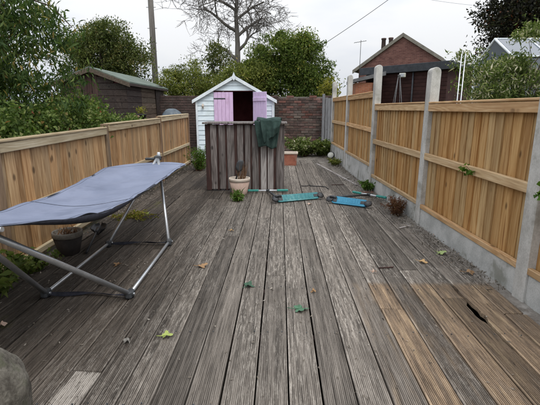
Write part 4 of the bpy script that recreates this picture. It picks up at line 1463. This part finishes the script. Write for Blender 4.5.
herb('nettle_clump', 'low green weeds against left fence behind the nearest hammock joint', (-2.0, 2.95, 0), 26, 0.16, 0.10, 16, (0.05, 0.028), 'leaf_green', 39, 'weed')
herb('moss_weed', 'yellowish moss and weeds on boards beside far hammock leg', (-1.72, 4.62, 0), 60, 0.05, 0.14, 10, (0.028, 0.02), 'leaf_yellow', 36, 'weed')
herb('variegated_shrub', 'low cream edged shrub at the foot of the brick wall', (0.66, 11.25, 0), 110, 0.50, 0.26, 26, (0.09, 0.042), 'leaf_variegated', 37, 'shrub')
herb('sprawling_shrub', 'dark green sprawling plant in front of the grey gate', (1.18, 11.2, 0), 80, 0.42, 0.22, 26, (0.08, 0.04), 'leaf_green', 38, 'shrub')
herb('green_weed', 'weeds growing over the pale edging strip near far fence post', (1.28, 9.3, 0), 40, 0.16, 0.13, 14, (0.05, 0.026), 'leaf_laurel', 40, 'weed')
# two ivy sprigs poking through the right fence
def sprig(label, loc, seed):
    g2 = np.random.default_rng(seed)
    t = thing('ivy_sprig', label, 'ivy', loc)
    part('stem', MB().tube([(0.03, 0, 0.0), (-0.01, 0.0, 0.03), (-0.03, 0.01, 0.05)], 0.002, 5, False), 'twig', t, fix=False)
    p = g2.normal(0, 0.022, (14, 3)) + np.array([-0.03, 0, 0.02])
    link('foliage', leaf_mesh('foliage', p, 0.055, 0.045, 'leaf_weed', g2, 0.2), t)
sprig('small ivy sprig growing over mid rail of the nearest fence panel', (1.575, 3.36, 0.735), 51)
sprig('ivy sprig on the nearest concrete post at the picture edge', (1.575, 2.38, 0.73), 52)

# round white and black lamp leaning at the far fence foot
lp = thing('garden_lamp', 'small round white lamp with black rim at far fence foot', 'lamp', (1.30, 10.35, 0.10))
lp.rotation_euler = (R(62), 0, R(-25))
lp.scale = (0.8, 0.8, 0.8)
part('rim', MB().lathe([(0.05, -0.05), (0.11, -0.03), (0.125, 0.0), (0.12, 0.02), (0.10, 0.022)], 20), 'black', lp)
part('dish', MB().lathe([(0.098, 0.012), (0.098, 0.024), (0.07, 0.04), (0.001, 0.05)], 20), 'lamp_white', lp)

# ================================================================== BEYOND THE FENCES
# brown neighbour shed
ns = thing('brown_shed', 'dark brown timber shed with green felt roof beyond the left fence', 'shed', (-4.4, 9.75, -0.2))
SHW, SE, SA, SL = 0.80, 2.08, 2.37, 3.15
m = MB().prism([(-SHW + 0.02, 0), (SHW - 0.02, 0), (SHW - 0.02, SE - 0.03), (0, SA - 0.03), (-SHW + 0.02, SE - 0.03)], 0.02, SL - 0.02)
part('inner_wall', m, 'interior', ns)
z = 0.0
while z < SE - 0.08:
    part('cladding_board', MB().cbox((SHW - 0.02, 0.0, z), (SHW + 0.006 + rs.uniform(0, 0.004), SL * 0.33 - 0.01, z + 0.138), 0.004), 'shed_brown', ns)
    part('cladding_board', MB().cbox((SHW - 0.02, SL * 0.33, z), (SHW + 0.008 + rs.uniform(0, 0.004), SL - 0.02, z + 0.138), 0.004), 'shed_tan', ns)
    z += 0.146
# gable boards: right half horizontal, left half upright door boards
z = 0.0
while z < SA - 0.1:
    hw = SHW if z + 0.14 < SE else max(0.05, SHW * (SA - z - 0.14) / (SA - SE))
    if hw > 0.13:
        part('cladding_board', MB().cbox((0.12, -0.012 - rs.uniform(0, 0.004), z), (hw, 0.02, z + 0.138), 0.004), 'shed_brown', ns)
    z += 0.146
for i in range(7):
    x0 = -SHW + i * 0.128
    zt = min(SE, SE + (SA - SE) * (1 - abs(x0) / SHW)) + (SA - SE) * max(0, 1 - abs(x0 + 0.064) / SHW) - 0.03
    part('door_board', MB().cbox((x0, -0.02 - rs.uniform(0, 0.006), 0.02), (x0 + 0.122, 0.018, zt), 0.004), 'dark_plank', ns, None, (0, R(1.2), 0))
for i in range(4):
    part('leaning_board', MB().cbox((SHW + 0.02, SL - 0.85 + i * 0.18, 0.0), (SHW + 0.042, SL - 0.85 + i * 0.18 + 0.172, SE - 0.12), 0.004), 'shed_brown', ns, None, (R(3.5), 0, 0))
m = MB()
s2 = (SA - SE) / SHW
for sgn in (-1, 1):
    ov = SHW + 0.12
    m.prism([(0, SA), (sgn * ov, SA - s2 * ov), (sgn * ov, SA - s2 * ov + 0.03), (0, SA + 0.035)], -0.10, SL + 0.1)
rf = part('roof', m, 'felt_green', ns)
for sgn in (-1, 1):
    ov = SHW + 0.13
    part('bargeboard', MB().prism([(sgn * 0.003, SA - 0.09), (sgn * ov, SA - s2 * ov - 0.09), (sgn * ov, SA - s2 * ov + 0.006), (sgn * 0.003, SA + 0.006)], -0.122, -0.102), 'shed_tan', rf)
part('fascia', MB().cbox((SHW + 0.10, -0.10, SA - s2 * (SHW + 0.12) - 0.06), (SHW + 0.122, SL + 0.1, SA - s2 * (SHW + 0.12) - 0.004), 0.004), 'shed_brown', rf)

# bench with tubs, seen just over the fence
bt = thing('potting_bench', 'rough potting bench just behind the left fence', 'bench', (-3.02, 8.5, -0.2))
part('bench_top', MB().cbox((-0.25, -0.4, 1.17), (0.25, 0.4, 1.20), 0.004), 'shed_tan', bt)
for sx in (-1, 1):
    for sy in (-1, 1):
        part('leg', MB().cbox((sx * 0.21 - 0.025, sy * 0.36 - 0.025, 0), (sx * 0.21 + 0.025, sy * 0.36 + 0.025, 1.168), 0.004), 'shed_tan', bt)
tb = thing('pink_tub', 'pink plastic tub on the bench by brown shed', 'tub', (-2.98, 8.30, 1.0))
part('body', MB().lathe([(0.10, 0), (0.125, 0.10), (0.135, 0.10), (0.135, 0.12), (0.115, 0.12), (0.10, 0.06)], 20), 'pink_tub', tb)
tb = thing('black_tub', 'black tub with yellow green seedling on the bench by brown shed', 'tub', (-2.92, 8.66, 1.0))
part('body', MB().lathe([(0.08, 0), (0.10, 0.12), (0.108, 0.12), (0.108, 0.145), (0.09, 0.145), (0.08, 0.1)], 20), 'black', tb)
g6 = np.random.default_rng(61)
link('foliage', leaf_mesh('foliage', g6.normal(0, 0.05, (110, 3)) + np.array([0, 0, 0.22]), 0.05, 0.022, 'leaf_yellow', g6, 0.0), tb)

# covered heap
m = MB()
rows = []
hp = np.random.default_rng(15)
hk = hp.uniform(0, 6, 6)
for i in range(31):
    u = 1 - (1 - i / 30) ** 1.6
    r_ = []
    for j in range(33):
        a = 2 * math.pi * j / 32
        rad = 0.30 * (1 if u < 0.72 else math.sqrt(max(0.0, 1 - ((u - 0.72) / 0.28) ** 2)))
        k = 1 + 0.10 * math.sin(3 * a + hk[0] + 5 * u) + 0.06 * math.sin(7 * a + hk[1] - 6 * u) + 0.03 * math.sin(13 * a + hk[2] + 11 * u)
        k += 0.22 * mnoise.noise(Vector((math.cos(a) * 1.6, math.sin(a) * 1.6, u * 7))) + 0.10 * mnoise.noise(Vector((math.cos(a) * 4, math.sin(a) * 4, u * 17)))
        r_.append((rad * k * math.cos(a), 0.8 * rad * k * math.sin(a), 1.46 * u + 0.03 * math.sin(5 * a + 9 * u) * (1 - u) + 0.035 * math.sin(2 * a + 1) * rad / 0.3))
    rows.append(r_)
m.grid(rows)
tag(part('covered_heap', m, 'tarp', None, (-2.70, 10.3, -0.2)), 'heap under dark blue grey tarpaulin between brown shed and white shed', 'tarpaulin')

# telegraph pole
tp = thing('telegraph_pole', 'tall weathered wooden telegraph pole behind brown shed', 'pole', (-5.95, 20.0, -0.2))
part('shaft', MB().tube([(0, 0, 0), (0, 0, 5), (0, 0, 9.5)], [0.15, 0.13, 0.105], 14), 'pole', tp)
part('cap', MB().tube([(0, 0, 9.5), (0, 0, 9.56)], [0.12, 0.10], 12), 'fascia', tp)
for z in (6.0, 6.4, 5.1):
    part('step_bolt', MB().tube([(-0.22, 0, z), (0.22, 0, z)], 0.012, 6), 'wire', tp)

# overhead wires
def wire(label, a, c, sag, r_):
    a, c = Vector(a), Vector(c)
    p = []
    for i in range(25):
        t = i / 24
        q = a.lerp(c, t)
        q.z -= sag * 4 * t * (1 - t)
        p.append(q - a)
    tag(part('overhead_wire', MB().tube(p, r_, 5), 'wire', None, a), label, 'wire', 'overhead wires')
wire('dark overhead wire slanting up to the right from the big green tree', (0.6, 20.2, 3.35), (9.2, 19.6, 9.3), 0.25, 0.012)
wire('faint overhead wire sagging across the sky above the brick house', (-6.1, 20.2, 9.2), (24.0, 46.0, 11.5), 0.8, 0.010)

# neighbour house: brick gable turned slightly left
hs_ = thing('brick_house', 'brick house gable with grey verge and two chimney pots behind right fence', 'house', (9.75, 34.5, -0.2))
hs_.rotation_euler = (0, 0, R(-28.5))
HA, HE, HWd = 7.15, 4.85, 3.5
m = MB().prism([(-HWd, 0), (HWd - 0.6, 0), (HWd - 0.6, HE + 0.42), (0, HA), (-HWd, HE)], 0.0, 9.0)
part('wall', m, 'house_brick', hs_)
m = MB()
kk = (HA - HE) / HWd
for sgn, ov in ((-1, HWd + 0.5), (1, HWd - 0.35)):
    m.prism([(0, HA + 0.004), (sgn * ov, HA - kk * ov + 0.004), (sgn * ov, HA - kk * ov + 0.13), (0, HA + 0.14)], -0.02, 9.1)
rf = part('roof', m, 'slate', hs_)
for sgn, ov in ((-1, HWd + 0.52), (1, HWd - 0.33)):
    part('verge', MB().prism([(sgn * 0.003, HA - 0.12), (sgn * ov, HA - kk * ov - 0.12), (sgn * ov, HA - kk * ov + 0.16), (sgn * 0.003, HA + 0.17)], -0.15, -0.03), 'verge', rf)
ch = part('chimney', MB().cbox((-2.75, 3.2, HA - 2.2), (-1.6, 3.8, HA - 0.75), 0.02), 'house_brick', hs_)
for x_ in (-2.48, -1.85):
    part('chimney_pot', MB().lathe([(0.22, 0), (0.20, 0.2), (0.18, 1.05), (0.22, 1.08), (0.22, 1.2), (0.15, 1.2)], 14, (x_, 3.5, HA - 0.75)), 'brick_dark', ch)
# aerial
an = thing('television_aerial', 'thin television aerial left of the brick gable', 'aerial', (6.55, 35.2, 3.4))
part('mast', MB().tube([(0, 0, 0), (0, 0, 3.3)], 0.022, 6), 'wire', an)
part('boom', MB().tube([(-0.55, 0, 3.1), (0.45, 0, 3.25)], 0.016, 6), 'wire', an)
for i in range(6):
    x_ = -0.5 + i * 0.17
    part('rod', MB().tube([(x_, -0.25, 3.1 + (x_ + .55) * 0.15), (x_, 0.25, 3.1 + (x_ + .55) * 0.15)], 0.011, 5), 'wire', an)

# maroon weatherboard garage
gr_ = thing('weatherboard_garage', 'dark maroon weatherboard building with sloping dark fascia in front of brick gable', 'garage', (7.95, 20.3, -0.2))
gd = Vector((4.95 - 7.95, 23.5 - 20.3, 0))
gl = gd.length + 0.25
gr_.rotation_euler = (0, 0, math.atan2(gd.y, gd.x) - math.pi)      # local -x runs along the front to the left
m = MB().box((-gl, 0.03, 0), (0, 3.2, 3.35))
part('inner_wall', m, 'maroon', gr_)
z = 0.0
while z < 3.25:
    part('weatherboard', MB().cbox((-gl, -0.004, z), (0, 0.028, z + 0.172), 0.006), 'maroon', gr_)
    z += 0.182
part('fascia', MB().cbox((-gl - 0.3, -0.20, 3.28), (0.3, -0.10, 3.66), 0.01), 'fascia', gr_)
part('roof', MB().cbox((-gl - 0.3, -0.098, 3.38), (0.3, 3.4, 3.60), 0.01), 'fascia', gr_)
part('drain_pipe', MB().tube([(-1.75, -0.06, 0), (-1.75, -0.06, 3.27)], 0.04, 8), 'fascia', gr_)
fl_ = part('floodlight', MB().cbox((-2.38, -0.34, 3.02), (-2.06, -0.205, 3.23), 0.02), 'lamp_white', gr_)
part('glass', MB().cbox((-2.35, -0.352, 3.05), (-2.09, -0.342, 3.20), 0.004), 'metal_pale', fl_)
# small orange brick outhouse left of it
oh = thing('brick_outhouse', 'low orange brick outhouse with grey roof left of the maroon building', 'outhouse', (4.6, 21.5, -0.2))
part('wall', MB().box((-0.75, 0, 0), (0.5, 2.0, 2.75)), 'orange_brick', oh)
part('roof', MB().prism([(-0.9, 2.76), (0.7, 3.10), (0.7, 3.30), (-0.9, 2.92)], -0.15, 2.1), 'slate', oh)
part('drain_pipe', MB().tube([(0.16, -0.05, 0), (0.16, -0.05, 2.74)], 0.045, 8), 'fascia', oh)
part('door', MB().cbox((0.22, -0.03, 0.1), (0.46, -0.004, 2.2), 0.006), 'white_trim', oh)

# step ladder
sd = thing('step_ladder', 'thin grey stepladder standing before the maroon building', 'ladder', (4.72, 16.9, -0.2))
for sx in (-1, 1):
    part('rail', MB().tube([(sx * 0.30, -0.3, 0), (sx * 0.03, 0, 2.75)], 0.013, 6), 'slate', sd)
    part('rail', MB().tube([(sx * 0.30, 0.35, 0), (sx * 0.03, 0.02, 2.72)], 0.010, 6), 'slate', sd)
for i in range(4):
    t = (i + 1) / 8.5
    part('rung', MB().tube([(-0.30 + 0.27 * t, -0.3 + 0.3 * t, 2.75 * t), (0.30 - 0.27 * t, -0.3 + 0.3 * t, 2.75 * t)], 0.011, 5), 'slate', sd)
part('top_cap', MB().cbox((-0.05, -0.04, 2.72), (0.05, 0.05, 2.77), 0.01), 'slate', sd)

# pale double pole
pp = thing('metal_mast', 'pale metal mast of two thin upright bars behind right fence', 'mast', (2.14, 5.05, -0.2))
for x_ in (-0.022, 0.022):
    part('bar', MB().tube([(x_, 0, 0), (x_, 0, 2.08)], 0.0065, 8), 'alu', pp)
for i in range(9):
    part('rung', MB().tube([(-0.022, 0, 0.15 + i * 0.225), (0.022, 0, 0.15 + i * 0.225)], 0.004, 6), 'alu', pp)

# greenhouse
gh = thing('greenhouse', 'small white framed greenhouse with grey glass roof behind pale shrub', 'greenhouse', (4.4, 8.2, -0.2))
E0, E1 = 2.42, 2.85
gl_ = 3.4
for (z0, z1, nm) in ((0.0, E0, 'front_glass'),):
    part(nm, MB().box((0.05, 0.01, 0.06), (gl_, 0.02, E0 - 0.03)), 'glass', gh)
part('roof_glass', MB().add([(0.05, 0.0, E0), (gl_, 0, E0), (gl_, 0.75, E1), (0.05, 0.75, E1), (0.05, 0.0, E0 - 0.012), (gl_, 0, E0 - 0.012), (gl_, 0.75, E1 - 0.012), (0.05, 0.75, E1 - 0.012)],
     [(0, 1, 2, 3), (7, 6, 5, 4), (0, 4, 5, 1), (1, 5, 6, 2), (2, 6, 7, 3), (3, 7, 4, 0)]), 'glass', gh)
part('end_glass', MB().prism([(0.02, 0.06), (1.46, 0.06), (1.46, E0 - 0.03), (0.75, E1 - 0.03), (0.02, E0 - 0.03)], 0.01, 0.02, 'x'), 'glass', gh)
for a, c, r_ in (((0, 0, 0), (0, 0, E0), .028), ((0, 0, E0), (0, 0.75, E1), .024), ((0, 0.75, E1), (0, 1.5, E0), .024), ((0, 1.5, 0), (0, 1.5, E0), .028), ((0, 0.75, E1), (gl_, 0.75, E1), .018), ((0, 0, E0), (gl_, 0, E0), .016)):
    part('frame_bar', MB().tube([a, c], r_, 6), 'white_trim', gh)
for i in range(1, 5):
    x_ = i * gl_ / 5
    part('glazing_bar', MB().tube([(x_, 0, E0 + 0.01), (x_, 0.75, E1 + 0.01)], 0.014, 6), 'white_trim', gh)

# ------------------------------------------------------------------ trees and hedges
tree('drooping_tree', 'dark long leaved tree overhanging the left fence, nearest on the left', 'tree', (-3.75, 4.5, -0.2), 2.8, 0.07,
     [((-3.35, 4.5, 1.9), (0.85, 0.9, 0.95)), ((-2.85, 4.7, 1.85), (0.58, 0.6, 0.70)), ((-3.5, 4.2, 2.8), (0.9, 0.8, 0.7)), ((-2.95, 4.6, 1.35), (0.6, 0.7, 0.35))],
     420, 46, 0.115, (0.082, 0.021), 'leaf_dark', 101, droop=0.75, nlimb=26, twigs=60)
# a thin arching bough of the same kind of tree
def bough(root_label, base, path, seed):
    g2 = np.random.default_rng(seed)
    t = thing('arching_bough', root_label, 'branch', base)
    p = [np.array(q) - np.array(base) for q in path]
    m = MB()
    m.tube(p, list(np.linspace(0.02, 0.005, len(p))), 6, False)
    part('stem', m, 'bark', t, fix=False)
    pts = []
    for i in range(len(p) - 1):
        for k in range(26):
            pts.append(p[i] + (p[i + 1] - p[i]) * g2.uniform() + g2.normal(0, 0.05, 3) - np.array([0, 0, g2.uniform(0, 0.14)]))
    link('foliage', leaf_mesh('foliage', pts, 0.115, 0.028, 'leaf_dark', g2, 0.8), t)
bough('thin arching bough of drooping dark leaves against the sky at left', (-3.6, 4.6, -0.2),
      [(-3.6, 4.6, -0.2), (-3.55, 4.6, 1.5), (-3.1, 4.6, 2.25), (-2.75, 4.6, 2.42), (-2.45, 4.65, 2.32), (-2.28, 4.7, 2.12)], 110)

def hedge(name, label, lobes, base, n, per, cr, leaf, mat, seed, cat_='hedge'):
    return tree(name, label, cat_, base, 0.9, 0.02, lobes, n, per, cr, leaf, mat, seed, droop=0.25, nlimb=20)
hedge('ivy_hedge', 'ivy and bramble thicket spilling over the left fence top', [((-2.55, y, 1.02 + 0.05 * math.sin(y * 3)), (0.36, 0.45, 0.30 + 0.05 * math.sin(y * 5))) for y in (2.5, 3.1, 3.7, 4.3, 4.9, 5.5)] + [((-2.85, 5.6, 1.1), (0.4, 0.5, 0.35))],
      (-2.55, 4.0, -0.2), 560, 44, 0.07, (0.042, 0.030), 'leaf_ivy', 102)
hedge('ivy_trail', 'low ivy trailing along the fence in front of the brown shed', [((-2.36, y, 1.02), (0.16, 0.45, 0.12)) for y in (5.9, 6.6)], (-2.36, 6.2, -0.2), 80, 30, 0.045, (0.042, 0.03), 'leaf_ivy', 112)

tree('round_tree', 'rounded olive green tree behind the brown shed roof', 'tree', (-6.3, 15.2, -0.2), 3.6, 0.14,
     [((-6.3, 15.2, 3.2), (1.15, 1.0, 1.05)), ((-5.45, 15.2, 2.9), (0.85, 0.9, 0.85)), ((-7.2, 15.4, 3.0), (0.9, 0.9, 1.0)), ((-6.1, 15.0, 3.9), (0.7, 0.6, 0.55)), ((-6.0, 15.2, 1.9), (1.5, 0.9, 0.8))],
     330, 104, 0.17, (0.085, 0.045), 'leaf_round', 103, twigs=60)
tree('laurel_bush', 'yellowish green bush behind left part of the white shed', 'bush', (-3.9, 16.4, -0.2), 2.2, 0.07,
     [((-4.3, 16.4, 1.75), (0.8, 0.8, 1.05)), ((-3.5, 16.4, 2.0), (0.7, 0.8, 1.15)), ((-2.7, 16.4, 1.8), (0.7, 0.7, 1.0))],
     230, 100, 0.16, (0.08, 0.04), 'leaf_laurel', 104, twigs=40)
tree('airy_tree', 'small airy tree rising left of the bare tree trunk', 'tree', (-2.55, 17.2, -0.2), 3.4, 0.06,
     [((-2.6, 17.2, 3.35), (0.5, 0.5, 0.55)), ((-2.3, 17.2, 2.8), (0.7, 0.6, 0.6))], 90, 22, 0.13, (0.11, 0.055), 'leaf_round', 105)
tree('broadleaf_tree', 'big mid green broadleaf tree behind the brick wall', 'tree', (0.4, 16.2, -0.2), 4.0, 0.15,
     [((0.1, 16.2, 3.2), (1.0, 0.9, 1.0)), ((1.0, 16.2, 2.8), (0.95, 0.9, 1.05)), ((-0.8, 16.3, 2.7), (0.75, 0.8, 1.0)), ((1.55, 16.1, 2.1), (0.6, 0.7, 0.8)), ((0.2, 16.0, 2.0), (1.5, 0.8, 0.9)), ((0.9, 16.2, 3.6), (0.55, 0.5, 0.45))],
     400, 108, 0.17, (0.09, 0.05), 'leaf_green', 106, twigs=70)
tree('ivy_bush', 'dark green bush between the bare trunk and broadleaf tree', 'bush', (-1.5, 15.4, -0.2), 2.4, 0.06,
     [((-1.5, 15.4, 1.9), (0.8, 0.7, 1.0)), ((-0.9, 15.5, 2.2), (0.6, 0.6, 0.9))], 240, 50, 0.12, (0.09, 0.045), 'leaf_laurel', 107)
tree('yellow_bush', 'small yellowing bush above the grey gate', 'bush', (1.62, 13.6, -0.2), 1.9, 0.03,
     [((1.55, 13.6, 1.85), (0.28, 0.3, 0.45))], 50, 26, 0.09, (0.085, 0.045), 'leaf_yellow', 108)
tree('purple_tree', 'dark purple leaved tree in the top right corner', 'tree', (7.4, 12.2, -0.2), 4.6, 0.16,
     [((6.9, 12.2, 4.1), (1.2, 1.1, 1.0)), ((6.2, 12.2, 3.4), (0.75, 0.8, 0.9)), ((7.6, 12.2, 3.3), (1.2, 1.0, 1.2)), ((7.7, 12.2, 4.6), (1.2, 1.0, 0.9)), ((6.1, 12.0, 4.6), (0.7, 0.6, 0.5))],
     450, 84, 0.16, (0.085, 0.05), 'leaf_purple', 109, twigs=60)
tree('pale_shrub', 'pale cream flecked shrub standing just behind the right fence', 'shrub', (2.95, 5.5, -0.2), 1.7, 0.04,
     [((2.72, 5.5, 1.50), (0.46, 0.45, 0.42)), ((3.3, 5.5, 1.50), (0.55, 0.5, 0.42)), ((3.25, 5.4, 2.18), (0.42, 0.4, 0.13)), ((2.95, 5.5, 1.75), (0.3, 0.3, 0.25)), ((2.42, 5.7, 1.72), (0.15, 0.25, 0.30))],
     280, 44, 0.07, (0.062, 0.017), 'leaf_variegated', 111, droop=0.5, nlimb=24, twigs=40)

# bare tree
def bare_tree():
    g2 = np.random.default_rng(44)
    base = np.array([-1.85, 18.6, -0.2])
    t = thing('bare_tree', 'tall bare branched tree against the sky behind the white shed', 'tree', tuple(base))
    trunk, twig = MB(), MB()
    def grow(p, d, L, r_, depth, mb):
        n = 5 if depth > 1 else 4
        pts, rad = [p], [r_]
        q, dd = p.copy(), d.copy()
        for i in range(n):
            dd = dd + g2.normal(0, 0.17, 3) * np.array([1, 0.8, 0.8])
            if depth < 3:
                dd[2] -= 0.03
            dd /= np.linalg.norm(dd)
            q = q + dd * L / n
            pts.append(q.copy())
            rad.append(r_ * (1 - 0.45 * (i + 1) / n))
        mb.tube(pts, rad, 7 if depth > 3 else (5 if depth > 1 else 3), False)
        if depth == 0:
            return
        k = 4 if depth < 4 else 3
        for j in range(k + (1 if depth in (2, 3) else 0)):
            u = g2.integers(2, n + 1)
            side = g2.normal(0, 1, 3) * np.array([1.0, 0.7, 0.75])
            side -= dd * side.dot(dd)
            side /= np.linalg.norm(side)
            nd = dd * g2.uniform(0.35, 0.8) + side * g2.uniform(0.55, 1.0)
            nd[2] += 0.10
            nd /= np.linalg.norm(nd)
            grow(pts[u], nd, L * g2.uniform(0.58, 0.82), max(0.0085, rad[u] * g2.uniform(0.5, 0.7)), depth - 1, twig if depth < 4 else mb)
    main = [np.array([0, 0, 0]), np.array([0.03, 0, 1.6]), np.array([-0.02, 0, 3.0]), np.array([0.0, 0, 4.2]), np.array([-0.05, 0, 5.4]), np.array([0.06, 0, 6.6]), np.array([0.0, 0, 7.8])]
    trunk.tube([p for p in main], [0.17, 0.15, 0.135, 0.105, 0.08, 0.055, 0.025], 10, False)
    for (z, dx, dz, L, r_) in ((3.5, -1.0, 0.62, 1.7, 0.085), (3.9, 0.85, 0.95, 1.2, 0.075), (4.5, 0.8, 0.8, 1.4, 0.07), (4.7, -0.95, 0.5, 1.65, 0.075), (5.2, 0.85, 0.5, 1.35, 0.06), (5.5, -0.8, 0.7, 1.5, 0.065), (6.2, 0.5, 0.9, 1.0, 0.05), (6.5, -0.6, 0.8, 0.9, 0.045), (3.2, 0.7, 0.35, 0.9, 0.05), (5.0, -0.2, 0.9, 1.1, 0.05)):
        d = np.array([dx, g2.normal(0, 0.3), dz])
        grow(np.array([0.0, 0, z]), d / np.linalg.norm(d), L, r_, 4, trunk)
    part('trunk', trunk, 'bark_grey', t, fix=False)
    part('twigs', twig, 'bark_grey', t, fix=False)
bare_tree()
print('objects', len(bpy.data.objects), 'polys', sum(len(o.data.polygons) for o in bpy.data.objects if o.type == 'MESH'))
